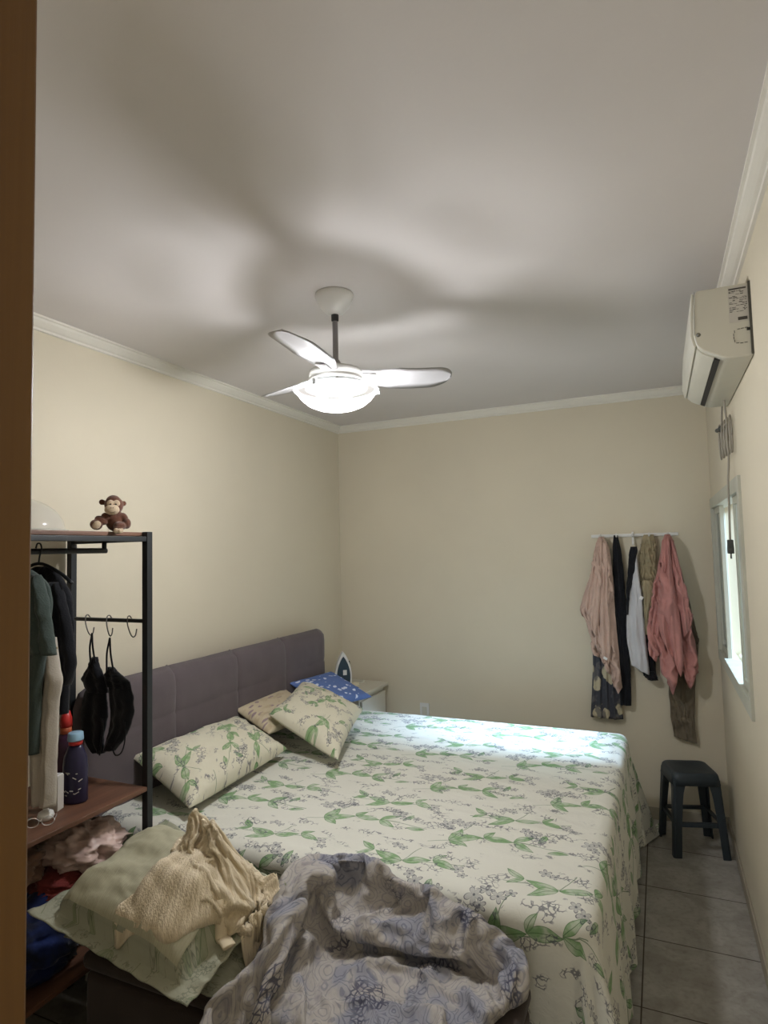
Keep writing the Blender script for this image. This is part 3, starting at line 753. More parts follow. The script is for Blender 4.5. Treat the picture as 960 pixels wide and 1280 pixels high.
# ------------------------------------------------------------------ heightfield cloth
def rbf(pts):
    P = np.array([(p[0], p[1]) for p in pts], float); Zv = np.array([p[2] for p in pts], float); n = len(P)
    def U(r2): return np.where(r2 > 1e-12, r2*np.log(r2+1e-12), 0.0)
    d2 = ((P[:, None]-P[None])**2).sum(-1); A = np.zeros((n+3, n+3)); A[:n, :n] = U(d2)+np.eye(n)*1e-4
    A[:n, n] = 1; A[:n, n+1:] = P; A[n, :n] = 1; A[n+1:, :n] = P.T
    w = np.linalg.solve(A, np.concatenate([Zv, np.zeros(3)]))
    def f(Q):
        Q = np.asarray(Q, float); q2 = ((Q[:, None]-P[None])**2).sum(-1)
        return U(q2)@w[:n]+w[n]+Q@w[n+1:]
    return f
def seg_dist(Q, line):
    best = np.full(len(Q), 1e9); along = np.zeros(len(Q)); tot = 0; L = [np.array(p[:2], float) for p in line]
    lens = [np.linalg.norm(b-a) for a, b in zip(L, L[1:])]; TL = sum(lens)
    for a, b, ln in zip(L, L[1:], lens):
        d = b-a; t = np.clip(((Q-a)@d)/(d@d+1e-12), 0, 1); dist = np.linalg.norm(Q-(a+t[:, None]*d), axis=1)
        m = dist < best; best[m] = dist[m]; along[m] = (tot+t[m]*ln)/TL; tot += ln
    return best, along
def drape(name, outline, ctrl, ridges, m, th=.02, edge=.04, step=.008, nz=(.0, 8.0), seed=0, uvrot=0.0, floor_fn=None, parent=None, fine=None, fold=0.0, foldsc=5.0):
    out = [Vector((p[0], p[1], 0)) for p in outline]
    o2 = catmull(out+[out[0]], 8)[:-1]; bound = []
    for a, b in zip(o2, o2[1:]+o2[:1]):
        k = max(1, int((b-a).length/step))
        for i in range(k): bound.append(a.lerp(b, i/k))
    B = np.array([(p.x, p.y) for p in bound])
    xs = np.arange(B[:, 0].min(), B[:, 0].max(), step); ys = np.arange(B[:, 1].min(), B[:, 1].max(), step*.866)
    G = np.array([(x+(j % 2)*step/2, y) for j, y in enumerate(ys) for x in xs])
    # inside test
    ins = np.zeros(len(G), bool)
    for (x1, y1), (x2, y2) in zip(B, np.roll(B, -1, 0)):
        c = ((y1 > G[:, 1]) != (y2 > G[:, 1])) & (G[:, 0] < (x2-x1)*(G[:, 1]-y1)/((y2-y1) if y2 != y1 else 1e-9)+x1); ins ^= c
    G = G[ins]
    db = np.min(np.linalg.norm(G[:, None]-B[None], axis=2), axis=1); G = G[db > step*.55]
    allp = np.vstack([B, G]); nb = len(B)
    r = geometry.delaunay_2d_cdt([Vector(p) for p in allp], [(i, (i+1) % nb) for i in range(nb)], [], 1, 1e-7)
    Q = np.array([(v.x, v.y) for v in r[0]]); faces = [tuple(f) for f in r[2]]
    z0 = rbf(ctrl)(Q)
    d = np.min(np.linalg.norm(Q[:, None]-B[None], axis=2), axis=1)
    e = np.clip(d/edge, 0, 1); prof = np.sqrt(1-(1-e)**2)
    Zh = z0 + th*prof
    for line, h, w in ridges:
        hs = [p[2] if len(p) > 2 else 1.0 for p in line]
        ds, al = seg_dist(Q, line); amp = np.interp(al, np.linspace(0, 1, len(hs)), hs)
        f = np.clip(1-(ds/w)**2, 0, 1)**1.5
        Zh += h*amp*f*np.minimum(1, .25+prof)
    nn = np.array([fbm(x, y, seed, nz[1], 3) for x, y in Q])*nz[0]
    if fold:
        wx = np.array([(1-abs(fbm(x*1.0+.25*mnoise.noise(Vector((x*4, y*4, seed))), y*1.0, seed+3, foldsc, 2)))**4 for x, y in Q])
        nn = nn+fold*(wx-.3)
    Zh += nn*np.minimum(1, .3+prof)
    if fine is not None: Zh += fine(Q)*prof
    if floor_fn is not None:
        fl = np.array([floor_fn(x, y) for x, y in Q]); Zh = np.maximum(Zh, fl+.004)
    vs = [(a, b, c) for (a, b), c in zip(Q, Zh)]
    me = bpy.data.meshes.new(name); me.from_pydata(vs, [], faces); me.update(); L = me.uv_layers.new(name='UVMap')
    ca, sa = cos(uvrot), sin(uvrot)
    co = [(x*ca-y*sa, x*sa+y*ca) for x, y in Q]
    for lp in me.loops: L.data[lp.index].uv = co[lp.vertex_index]
    smooth(me); o = link(name, me, m, parent)
    if me.polygons[0].normal.z < 0: me.flip_normals()
    s = o.modifiers.new('solid', 'SOLIDIFY'); s.thickness = .006; s.offset = -1
    return o

def temp_box(a, b):
    bm = bmesh.new(); box(bm, a, b); o = fin(bm, 'temp_collider', None) if False else None
    me = bpy.data.meshes.new('temp_collider'); bm.to_mesh(me); bm.free()
    o = bpy.data.objects.new('temp_collider', me); COL.objects.link(o); return o
def settle(o, cols, frames=22, grow=.25, pin=1.0, gravity=.4, stiff=4.0, bend=.25, thick=.005, selfd=.004, pins=None, solid=True):
    """let the cloth buckle into natural folds between its held outline, then freeze the result"""
    me = o.data; cnt = {}
    for p in me.polygons:
        for e in p.edge_keys: cnt[e] = cnt.get(e, 0)+1
    bnd = pins if pins is not None else sorted({v for e, c in cnt.items() if c == 1 for v in e})
    vg = o.vertex_groups.new(name='pin'); vg.add(bnd, pin, 'REPLACE')
    saved = [m_ for m_ in o.modifiers]
    for m_ in list(o.modifiers): o.modifiers.remove(m_)
    cl = o.modifiers.new('cloth', 'CLOTH'); c = cl.settings
    c.quality = 5; c.mass = .25; c.tension_stiffness = stiff; c.compression_stiffness = stiff; c.shear_stiffness = stiff*.6; c.bending_stiffness = bend
    c.air_damping = 3.0; c.shrink_min = -grow; c.shrink_max = -grow; c.vertex_group_mass = 'pin'; c.effector_weights.gravity = gravity
    cs = cl.collision_settings; cs.use_collision = True; cs.distance_min = thick; cs.collision_quality = 3
    cs.use_self_collision = True; cs.self_distance_min = selfd
    cm = []
    for q_ in cols:
        k = q_.modifiers.new('col', 'COLLISION'); q_.collision.thickness_outer = thick; cm.append((q_, k))
    cl.point_cache.frame_start = 1; cl.point_cache.frame_end = frames+2
    for f in range(1, frames+1): SC.frame_set(f)
    dg = bpy.context.evaluated_depsgraph_get(); ev = o.evaluated_get(dg); m2 = bpy.data.meshes.new_from_object(ev, depsgraph=dg)
    pts = [v.co.copy() for v in m2.vertices]
    o.modifiers.remove(cl)
    for q_, k in cm: q_.modifiers.remove(k)
    for v, p in zip(me.vertices, pts): v.co = p
    me.update(); bpy.data.meshes.remove(m2); o.vertex_groups.clear(); SC.frame_set(1)
    if not solid: return
    sdf = o.modifiers.new('solid', 'SOLIDIFY'); sdf.thickness = .005; sdf.offset = -1
    w_ = o.modifiers.new('cs', 'SMOOTH'); w_.factor = .5; w_.iterations = 2
    o.modifiers.move(1, 0)

def duvet_floor(x, y):
    if y > 1.79: return .668
    if 1.365 < y and -1.66 < x < -.36: return .50
    return .0
duvet_out = [(-1.06, 1.60), (-1.04, 1.69), (-1.0, 1.745), (-.92, 1.775), (-.82, 1.785), (-.75, 1.77), (-.67, 1.785), (-.60, 1.765), (-.52, 1.77), (-.44, 1.755), (-.385, 1.72), (-.37, 1.66),
             (-.41, 1.60), (-.43, 1.54), (-.42, 1.45), (-.44, 1.35), (-.47, 1.25), (-.56, 1.19), (-.72, 1.15), (-.88, 1.16), (-1.0, 1.17), (-1.08, 1.22), (-1.13, 1.30), (-1.11, 1.36), (-1.06, 1.40), (-1.08, 1.47), (-1.07, 1.54)]
duvet_ctrl = [(-1.06, 1.60, 0.625), (-1.0, 1.71, 0.700), (-.9, 1.75, 0.700), (-.78, 1.75, 0.685), (-.6, 1.74, 0.655), (-.5, 1.745, 0.610), (-.41, 1.72, 0.550), (-.39, 1.66, 0.515), (-.43, 1.55, 0.465),
              (-.92, 1.62, 0.705), (-.78, 1.62, 0.665), (-.65, 1.64, 0.625), (-.55, 1.64, 0.585), (-.95, 1.5, 0.645), (-.8, 1.5, 0.605), (-.65, 1.52, 0.565), (-.52, 1.53, 0.525), (-1.06, 1.42, 0.515), (-1.1, 1.33, 0.485),
              (-.95, 1.38, 0.565), (-.8, 1.38, 0.535), (-.65, 1.38, 0.510), (-.5, 1.36, 0.465), (-.45, 1.25, 0.325), (-.6, 1.2, 0.325), (-.8, 1.17, 0.345), (-1.0, 1.2, 0.365)]
R = [([(-1.05, 1.58, .6), (-1.0, 1.68, 1), (-.93, 1.72, .7), (-.86, 1.735, .4)], .045, .05),
     ([(-1.0, 1.40, .8), (-.97, 1.50, 1), (-.965, 1.60, 1), (-.93, 1.67, .6)], .055, .045),
     ([(-.93, 1.58, 1), (-.84, 1.60, 1.1), (-.74, 1.64, 1), (-.62, 1.68, .8), (-.5, 1.71, .5)], .040, .075),
     ([(-.90, 1.53, .5), (-.80, 1.545, 1), (-.70, 1.585, 1), (-.58, 1.63, 1), (-.46, 1.68, .7)], -.032, .030),
     ([(-.90, 1.48, 1), (-.78, 1.50, 1), (-.66, 1.545, 1), (-.53, 1.58, .8), (-.46, 1.56, .4)], .030, .06),
     ([(-1.08, 1.34, .7), (-1.03, 1.40, 1), (-1.0, 1.47, .8)], .04, .035),
     ([(-.93, 1.47, .8), (-.91, 1.38, 1), (-.87, 1.27, .9)], -.030, .022),
     ([(-.98, 1.45, .6), (-1.0, 1.36, 1), (-.99, 1.26, .9)], -.026, .022),
     ([(-.88, 1.46, .8), (-.84, 1.36, 1), (-.80, 1.24, .8)], .026, .045),
     ([(-.74, 1.50, .7), (-.68, 1.42, 1), (-.66, 1.30, .8)], .022, .05),
     ([(-.60, 1.55, .6), (-.54, 1.46, 1), (-.52, 1.36, .6)], .022, .04),
     ([(-.66, 1.52, .4), (-.60, 1.44, 1), (-.59, 1.34, .8)], -.018, .02)]
dv = drape('duvet', duvet_out, duvet_ctrl, R, M_DUVET, .035, .04, .0075, (.006, 9.0), 3.3, .5, duvet_floor, fold=.012, foldsc=7.0)
tb = [temp_box((-2.1, 1.815, .3), (-.22, 3.0, .665)), temp_box((-1.65, 1.375, .05), (-.375, 1.755, .497))]
settle(dv, tb, 24, .30)
for o in tb: bpy.data.objects.remove(o)
tag(dv, 'crumpled grey-blue patterned quilted duvet heaped on the bench and bed edge', 'duvet')

# ------------------------------------------------------------------ SWEATER
sweater = tag(empty('knit_sweater', (-1.2, 1.4, .7)), 'cream ribbed knit sweater crumpled in a peaked heap on the sage pillow', 'sweater')
from mathutils.bvhtree import BVHTree
_bv = BVHTree.FromPolygons([v.co.copy() for v in sp.data.vertices], [tuple(p.vertices) for p in sp.data.polygons])
def surf(x, y):
    h = _bv.ray_cast(Vector((x, y, 2)), Vector((0, 0, -1)))
    return max(h[0].z if h[0] else -1, .668 if y > 1.80 else .50)
def on(pts, base=None): return [(x, y, (surf(x, y) if base is None else base)+d) for x, y, d in pts]
def unpar(o, e):
    o.parent = e; o.matrix_parent_inverse = Matrix.Translation(-e.location); return o
# lower ribbed skirt of the sweater, fanning to its hem
sk_out = [(-1.377, 1.50), (-1.388, 1.43), (-1.421, 1.375), (-1.462, 1.338), (-1.445, 1.322), (-1.385, 1.322), (-1.32, 1.322), (-1.252, 1.332), (-1.205, 1.385), (-1.17, 1.43), (-1.14, 1.465), (-1.161, 1.505), (-1.244, 1.50), (-1.31, 1.51)]
def ribs(Q):
    a = np.arctan2(Q[:, 1]-1.62, Q[:, 0]+1.33); return .0018*np.sin(a*110)
cpts = [(x, y, .004) for x, y in sk_out[::2]]+[(-1.35, 1.38, .010), (-1.27, 1.38, .012), (-1.20, 1.44, .014), (-1.35, 1.45, .02), (-1.24, 1.46, .02), (-1.40, 1.36, .008)]
o = drape('ribbed_hem', sk_out, on(cpts), [([(-1.40, 1.42, .5), (-1.33, 1.40, 1), (-1.24, 1.41, .8)], .014, .03)], M_KNIT, .020, .014, .004, (.004, 10), 2.2, .3, lambda x, y: surf(x, y)+.003, fine=ribs)
unpar(o, sweater)
body_out = [(-1.37, 1.45), (-1.405, 1.51), (-1.40, 1.57), (-1.35, 1.605), (-1.27, 1.615), (-1.18, 1.60), (-1.115, 1.565), (-1.09, 1.53), (-1.103, 1.49), (-1.12, 1.46), (-1.155, 1.445), (-1.185, 1.435), (-1.24, 1.405), (-1.30, 1.40), (-1.345, 1.42)]
cpts = [(x, y, .0) for x, y in body_out]+[(-1.35, 1.54, .055), (-1.31, 1.555, .07), (-1.25, 1.56, .06), (-1.30, 1.50, .055), (-1.24, 1.50, .055), (-1.18, 1.53, .05), (-1.16, 1.49, .045), (-1.22, 1.45, .04), (-1.3, 1.45, .035)]
RB = [([(-1.365, 1.47, .6), (-1.355, 1.53, 1.0), (-1.31, 1.57, 1.1), (-1.25, 1.56, 1), (-1.215, 1.52, .8)], .040, .034),
      ([(-1.315, 1.545, 1), (-1.29, 1.50, 1), (-1.265, 1.47, .8)], -.040, .022),
      ([(-1.235, 1.56, .8), (-1.19, 1.52, 1), (-1.16, 1.48, 1), (-1.13, 1.455, .6)], .028, .022),
      ([(-1.36, 1.455, .8), (-1.32, 1.435, 1), (-1.26, 1.43, 1), (-1.215, 1.435, .8), (-1.18, 1.44, .6)], .024, .018),
      ([(-1.33, 1.475, .8), (-1.27, 1.46, 1), (-1.22, 1.46, 1), (-1.18, 1.455, .6)], -.020, .013),
      ([(-1.20, 1.585, .8), (-1.14, 1.56, 1), (-1.11, 1.52, 1), (-1.115, 1.48, .6)], .018, .018),
      ([(-1.20, 1.55, .8), (-1.15, 1.52, 1), (-1.13, 1.48, .8)], -.026, .018)]
o = drape('sweater_body', body_out, on(cpts), RB, M_KNIT, .014, .02, .0042, (.003, 10), 8.2, .9, surf)
settle(o, [sp], 20, .24, gravity=.5, selfd=.005, thick=.005, bend=1.6)
unpar(o, sweater)
cf_out = [(-1.19, 1.61), (-1.13, 1.60), (-1.075, 1.585), (-1.058, 1.55), (-1.072, 1.505), (-1.095, 1.465), (-1.118, 1.455), (-1.115, 1.50), (-1.108, 1.54), (-1.13, 1.565), (-1.18, 1.585)]
def ribs3(Q):
    a = np.arctan2(Q[:, 1]-1.50, Q[:, 0]+1.22); return .0035*np.sin(a*62)
o = drape('ribbed_waistband', cf_out, on([(x, y, .002) for x, y in cf_out]), [], M_KNIT, .022, .016, .004, (.002, 12), 5, .9, surf, fine=ribs3)
unpar(o, sweater)
bm = bmesh.new(); pts = catmull([(-1.19, 1.455, surf(-1.19, 1.455)+.012), (-1.172, 1.44, surf(-1.172, 1.44)+.012), (-1.15, 1.43, surf(-1.15, 1.43)+.012), (-1.13, 1.42, surf(-1.13, 1.42)+.014)], 6)
tube(bm, pts, .019, 14, 1)
for v in bm.verts:
    c_ = min(pts, key=lambda p: (p-v.co).length); v.co.z = c_.z+(v.co.z-c_.z)*.45
o = fin(bm, 'sleeve_cuff', M_KNIT, None, sm=True); unpar(o, sweater)

# ------------------------------------------------------------------ GARMENTS
def interp_rows(rows, n):
    zs = np.array([r[2] for r in rows]); t = (zs[0]-zs)/(zs[0]-zs[-1]); tt = np.linspace(0, 1, n)
    return np.interp(tt, t, [r[0] for r in rows]), np.interp(tt, t, [r[1] for r in rows]), np.interp(tt, t, zs)
def hang(name, rows, m, yc, depth=.035, pleats=3, seed=0, hem=None, amp=.6, n=60, k=34, parent=None, topround=.03, swirl=0.0, cap=True, buckle=0.0):
    """Closed, pleated hanging cloth. rows: (x_left, x_right, z) from the top down; front faces -y."""
    xl, xr, zs = interp_rows(rows, n)
    for _ in range(3):
        xl[1:-1] = (xl[:-2]+2*xl[1:-1]+xl[2:])/4; xr[1:-1] = (xr[:-2]+2*xr[1:-1]+xr[2:])/4
    P, UV = [], []
    for i in range(n):
        v = i/(n-1); row, ur = [], []
        grow = min(1, .35+v*2.2)
        dp = depth*(min(1, (v*(zs[0]-zs[-1])/topround)) ** .5*.8+.2)
        for j in range(2*k):
            front = j < k; u = (j/(k-1)) if front else (1-(j-k)/(k-1))
            x = xl[i]+(xr[i]-xl[i])*u
            x += .004*fbm(u*2, v*3, seed, 3)
            hz = np.interp(u, [h[0] for h in hem], [h[1] for h in hem]) if hem else 0.0
            z_ = zs[i]+hz*v**1.5
            e = math.sqrt(max(0.0, 1-(2*u-1)**2))
            pl = sin(u*pleats*2*pi+seed+swirl*v*3+.8*sin(v*3+seed))*.5+.35*sin(u*pleats*4.3*pi+seed*2+v)
            if front: y = yc-dp*(.35*e+amp*.5*grow*(pl+.6)*e+.1)
            else: y = yc+dp*.15*e+.004
            y += .25*depth*fbm(u*1.5, v*2.5, seed+9, 1.6)*e if front else 0
            row.append((x, y, z_)); ur.append((u*(rows[-1][1]-rows[-1][0]+.1), z_))
        P.append(row); UV.append(ur)
    o = grid_mesh(name, P, m, parent, UV, closed_u=True)
    b2 = bmesh.new(); b2.from_mesh(o.data); b2.verts.ensure_lookup_table()
    N = 2*k
    for base in (0, (n-1)*N):
        ring = [b2.verts[base+j] for j in range(N)]
        for j in range(k-1):
            try: b2.faces.new((ring[j], ring[j+1], ring[N-2-j], ring[N-1-j]))
            except ValueError: pass
    bmesh.ops.recalc_face_normals(b2, faces=b2.faces); b2.to_mesh(o.data); b2.free(); smooth(o.data)
    if buckle:
        pins = [i*N+j for i in range(n) for j in range(N) if j >= k-2 or j <= 1 or i < 3 or i == n-1]
        settle(o, [], 12, buckle, gravity=.6, stiff=4, bend=.3, pins=pins, solid=False)
    return o

# hook rail on the back wall
rail = tag(empty('wall_hook_rail', (-.14, YB, 1.73)), 'slim white hook rail on the back wall holding the hanging clothes', 'hook rail')
boxo('rail_bar', (-.26, -.012, .000), (.25, -.001, .020), M_WPLA, rail, .003)
for x in (-.20, -.105, -.01, .085, .19):
    tubeo('peg', [(x, -.006, .015), (x, -.03, .006), (x, -.065, .004), (x, -.078, .020)], .0055, M_WPLA, rail, 8, 5)
tubeo('peg', [(-.01, -.012, .03), (-.01, -.03, .0), (-.01, -.035, -.04), (-.01, -.05, -.05)], .006, M_WPLA, rail, 8, 5)

G = 'clothes hanging from the wall hook rail'
pink = [(-.348, -.318, 1.735), (-.362, -.300, 1.70), (-.382, -.286, 1.639), (-.405, -.274, 1.488), (-.45, -.272, 1.338), (-.488, -.268, 1.213), (-.46, -.266, 1.16), (-.43, -.258, 1.015), (-.41, -.251, .90)]
tag(hang('bath_towel', pink, M_PINK, 4.125, .085, 2.6, .6, hem=[(0, .13), (.12, .10), (.3, .07), (.6, -.02), (.85, -.13), (1, -.10)], amp=1.0, buckle=.13), 'pale pink towel at the left end of the hook rail, over the floral dress', 'towel', G)
tw = bpy.data.objects['bath_towel']
hang('towel_fold', [(-.346, -.322, 1.72), (-.372, -.318, 1.62), (-.398, -.325, 1.48), (-.43, -.335, 1.34), (-.447, -.350, 1.22), (-.435, -.368, 1.15)], M_PINK, 4.085, .06, 1.3, 3.3, hem=[(0, .10), (.4, .02), (.8, -.04), (1, .03)], amp=.8, parent=tw)
hang('towel_fold', [(-.325, -.302, 1.70), (-.325, -.29, 1.60), (-.345, -.300, 1.40), (-.36, -.300, 1.20), (-.365, -.300, 1.05), (-.36, -.31, .96)], M_PINK, 4.07, .045, 1.0, 1.1, hem=[(0, .06), (.6, -.04), (1, .02)], amp=.8, parent=tw)
bm = bmesh.new(); box(bm, (-.345, 4.005, .985), (-.322, 4.008, 1.0), Matrix.Rotation(.5, 3, 'Y')); fin(bm, 'care_label', M_WPLA, tw)
tag(hang('floral_dress', [(-.350, -.30, 1.70), (-.39, -.295, 1.638), (-.415, -.277, 1.082), (-.428, -.270, .833), (-.450, -.258, .595)], M_DRESS, 4.165, .04, 4.0, 1.5, amp=.8), 'dark dress with pale flowers, hem hanging out below the pale pink towel', 'dress', G)
tag(hang('black_trousers', [(-.262, -.238, 1.742), (-.270, -.222, 1.66), (-.276, -.215, 1.586), (-.276, -.200, 1.188), (-.266, -.198, .893), (-.272, -.205, .687)], M_BLACKF, 4.15, .035, 1.2, 2.3), 'long narrow black garment hanging just right of the pale pink towel', 'trousers', G)
wj = tag(empty('sports_jacket', (-.15, 4.12, 1.6)), 'white jacket with black trim hanging from the bare middle hook', 'jacket', G)
o = hang('jacket_body', [(-.158, -.138, 1.648), (-.176, -.128, 1.58), (-.190, -.122, 1.487), (-.204, -.110, 1.291), (-.213, -.100, 1.096), (-.196, -.090, .915)], M_WHITEF, 4.12, .045, 1.0, 3.3, hem=[(0, .03), (1, -.03)]); unpar(o, wj)
o = hang('jacket_collar', [(-.164, -.126, 1.668), (-.170, -.122, 1.64), (-.176, -.132, 1.60), (-.188, -.150, 1.50), (-.200, -.182, 1.38), (-.205, -.195, 1.25)], M_BLACKF, 4.098, .03, .6, 1.3); unpar(o, wj)
o = hang('black_sleeve', [(-.118, -.100, 1.42), (-.108, -.072, 1.33), (-.108, -.060, 1.18), (-.110, -.055, 1.0), (-.118, -.052, .86)], M_BLACKF, 4.155, .035, 1.0, 4.4); unpar(o, wj)
o = hang('black_cuff', [(-.135, -.062, .905), (-.125, -.050, .88), (-.105, -.045, .855)], M_BLACKF, 4.128, .04, 1.0, 4.8); unpar(o, wj)
bmv = bmesh.new(); box(bmv, (-.125, 4.072, 1.345), (-.105, 4.075, 1.365), Matrix.Rotation(.5, 3, 'Y')); o = fin(bmv, 'white_emblem', M_WPLA); unpar(o, wj)
bt = tag(empty('beige_shirt', (-.06, 4.13, 1.7)), 'beige shirt hanging between the white jacket and the rose towel', 'shirt', G)
o = hang('shirt_body', [(-.085, -.030, 1.74), (-.102, -.020, 1.70), (-.118, -.018, 1.60), (-.12, -.018, 1.485), (-.112, -.016, 1.363), (-.100, -.014, 1.18), (-.085, -.02, 1.02)], M_BEIGEF, 4.155, .045, 1.6, .9, hem=[(0, .05), (1, -.05)], buckle=.15); unpar(o, bt)
o = hang('shirt_sleeve', [(-.105, -.05, 1.46), (-.112, -.035, 1.42), (-.104, -.05, 1.36), (-.106, -.075, 1.25), (-.104, -.085, 1.13)], M_BEIGEF, 4.118, .03, 1.0, 2.9); unpar(o, bt)
rose = [(.032, .062, 1.738), (.018, .080, 1.70), (.004, .094, 1.631), (-.02, .112, 1.50), (-.045, .129, 1.391), (-.074, .152, 1.154), (-.090, .170, 1.035), (-.076, .176, .94), (-.060, .178, .90)]
tag(hang('bath_towel', rose, M_ROSE, 4.12, .10, 2.3, 2.2, hem=[(0, .10), (.15, .12), (.22, .02), (.38, -.12), (.50, -.02), (.58, .08), (.66, .0), (.78, -.08), (.92, .0), (1, .05)], amp=1.05, buckle=.12), 'dusty rose towel at the right end of the hook rail', 'towel', G)
tw = bpy.data.objects['bath_towel.001']
hang('towel_fold', [(.034, .058, 1.725), (.020, .062, 1.60), (.002, .070, 1.45), (-.02, .085, 1.30), (-.03, .098, 1.14), (-.01, .100, 1.0), (.02, .088, .93)], M_ROSE, 4.062, .055, 1.4, 1.3, hem=[(0, .12), (.5, .03), (.85, -.03), (1, .0)], amp=.9, parent=tw)
hang('towel_fold', [(.056, .074, 1.70), (.075, .105, 1.55), (.09, .130, 1.38), (.098, .150, 1.22), (.105, .150, 1.16)], M_ROSE, 4.07, .045, 1.0, 4.2, hem=[(0, -.04), (1, .04)], amp=.8, parent=tw)
hang('towel_fold', [(-.035, .0, 1.36), (-.065, -.015, 1.20), (-.092, -.03, 1.05), (-.088, -.05, .99)], M_ROSE, 4.085, .045, 1.0, 2.2, hem=[(0, .03), (1, -.02)], amp=.8, parent=tw)
tag(hang('khaki_trousers', [(.10, .118, 1.50), (.075, .155, 1.30), (.05, .190, 1.10), (.015, .165, .90), (.010, .150, .75), (.012, .142, .623), (.026, .150, .497)], M_KHAKI, 4.172, .035, 1.3, 5.1, hem=[(0, .02), (1, -.01)], buckle=.12), 'brown khaki trousers showing below the rose towel', 'trousers', G)

# ------------------------------------------------------------------ OUTLET, NIGHTSTAND, IRON
out = tag(empty('wall_outlet', (-1.59, YB, .530)), 'small white wall outlet just above the bed on the back wall', 'outlet')
boxo('cover_plate', (-.035, -.009, -.055), (.035, 0, .055), M_WPLA, out, .003)
boxo('socket_face', (-.018, -.013, -.028), (.018, -.008, .028), M_ACP, out, .003)
ns = tag(empty('nightstand', (-2.03, 3.93, 0)), 'white nightstand in the corner beyond the headboard', 'nightstand')
boxo('carcass', (-.19, -.20, .05), (.150, .20, .70), M_NIGHT, ns, .003)
boxo('top_board', (-.20, -.21, .705), (.182, .215, .730), M_NIGHT, ns, .003)
boxo('drawer', (.150, -.19, .50), (.170, .19, .675), M_NIGHT, ns, .004)
boxo('drawer', (.150, -.19, .29), (.170, .19, .485), M_NIGHT, ns, .004)
boxo('plinth', (-.18, -.18, 0), (.14, .19, .05), M_NIGHT, ns)
iron = empty('clothes_iron', (-2.105, 3.93, .732), rad(38)); tag(iron, 'upright clothes iron with a dark soleplate on the nightstand', 'iron'); iron.scale = (1.22, 1.1, 1.02)
def teardrop(s, n=40):
    pts = []
    for i in range(n):
        t = i/n
        if t < .5: tt = t*2; zz = tt; w = (1-tt**2.3)**.9*(1-.16*(1-tt)**4)
        else: tt = (1-t)*2; zz = tt; w = -((1-tt**2.3)**.9*(1-.16*(1-tt)**4))
        pts.append((w*.054*s, .01+zz*.225*(s if s < 1 else 1)+(1-s)*.06))
    return pts
bm = bmesh.new(); prism(bm, teardrop(1.0), 'y', -.03, .012); fin(bm, 'iron_body', M_WPLA, iron, bevel=.004)
bm = bmesh.new(); prism(bm, teardrop(.80), 'y', -.0345, -.029); fin(bm, 'soleplate', M_IRONP, iron, bevel=.001)
bm = bmesh.new(); box(bm, (-.004, -.0362, .075), (.018, -.0342, .110)); fin(bm, 'sole_patch', M_WPLA, iron, bevel=.001)  # small white rectangular patch on the dark soleplate
tubeo('handle', [(0, .005, .18), (0, .05, .175), (0, .075, .13), (0, .078, .07), (0, .06, .03), (0, .01, .02)], .014, M_WPLA, iron, 10, 6)
bm = bmesh.new(); lathe(bm, [(.0, 0), (.014, 0), (.014, .012), (0, .013)], (.035, .03, .145), 18, True, Matrix.Rotation(pi/2, 3, 'Y')); fin(bm, 'dial', M_SLOT, iron, sm=True)
boxo('heel', (-.05, -.03, 0), (.05, .08, .015), M_ACD, iron, .004)
cup = tag(empty('measuring_cup', (-1.99, 3.90, .732), .5), 'small cream plastic cup with a pouring handle beside the iron', 'cup')
latheo('cup_body', [(.0, 0), (.022, 0), (.026, .03), (.024, .03), (.02, .003), (.0, .003)], (0, 0, 0), mat('cream_plastic', srgb(222, 214, 188), .4), cup, 20, cap=False)
tubeo('cup_handle', [(.024, 0, .026), (.05, 0, .030), (.058, 0, .045)], .005, M_NIGHT, cup, 8, 4)

# ------------------------------------------------------------------ STOOL
stool = tag(empty('plastic_stool', (.092, 3.895, 0), rad(16)), 'dark slate plastic stool in the right back corner', 'stool')
SZ = .435
stool.scale = (.88, .88, 1)
def rrect(w, r, n=6):
    pts = []
    for cx, cy, a0 in ((w-r, w-r, 0), (-w+r, w-r, 90), (-w+r, -w+r, 180), (w-r, -w+r, 270)):
        for i in range(n+1):
            a = rad(a0+90*i/n); pts.append((cx+r*cos(a), cy+r*sin(a)))
    return pts
bm = bmesh.new(); rings = []
for w, zz in ((.0, SZ-.006), (.08, SZ-.004), (.115, SZ-.001), (.128, SZ-.003), (.136, SZ-.012), (.140, SZ-.03), (.146, SZ-.062), (.142, SZ-.062), (.136, SZ-.03), (.125, SZ-.014), (.0, SZ-.014)):
    rings.append([bm.verts.new((x, y, zz)) for x, y in rrect(max(w, .002), min(.045, max(w, .002)*.6))])
for a, b in zip(rings, rings[1:]):
    for i in range(len(a)): bm.faces.new((a[i], a[(i+1) % len(a)], b[(i+1) % len(a)], b[i]))
bm.faces.new(rings[0]); bm.faces.new(rings[-1]); fin(bm, 'seat', M_STOOL, stool, sm=True)
for sx in (-1, 1):
    for sy in (-1, 1):
        rows = []
        for i in range(13):
            t = i/12; zz = SZ-.035-(SZ-.035)*t; c = .122+.030*t; w = .046-.012*min(1, t*1.6)
            if t < .25: w += .020*(1-t/.25)**2
            q = [(c-w, c+.012), (c+.0, c+.014), (c+.012, c+.008), (c+.014, c), (c+.012, c-w), (c+.003, c-w), (c+.003, c-.003), (c-w, c+.003)]
            rows.append([(sx*x, sy*y, zz) for x, y in q])
        o = grid_mesh('leg', rows, M_STOOL, stool, closed_u=True, sm=False)
        b2 = bmesh.new(); b2.from_mesh(o.data); bmesh.ops.holes_fill(b2, edges=b2.edges, sides=10); bmesh.ops.recalc_face_normals(b2, faces=b2.faces); b2.to_mesh(o.data); b2.free()
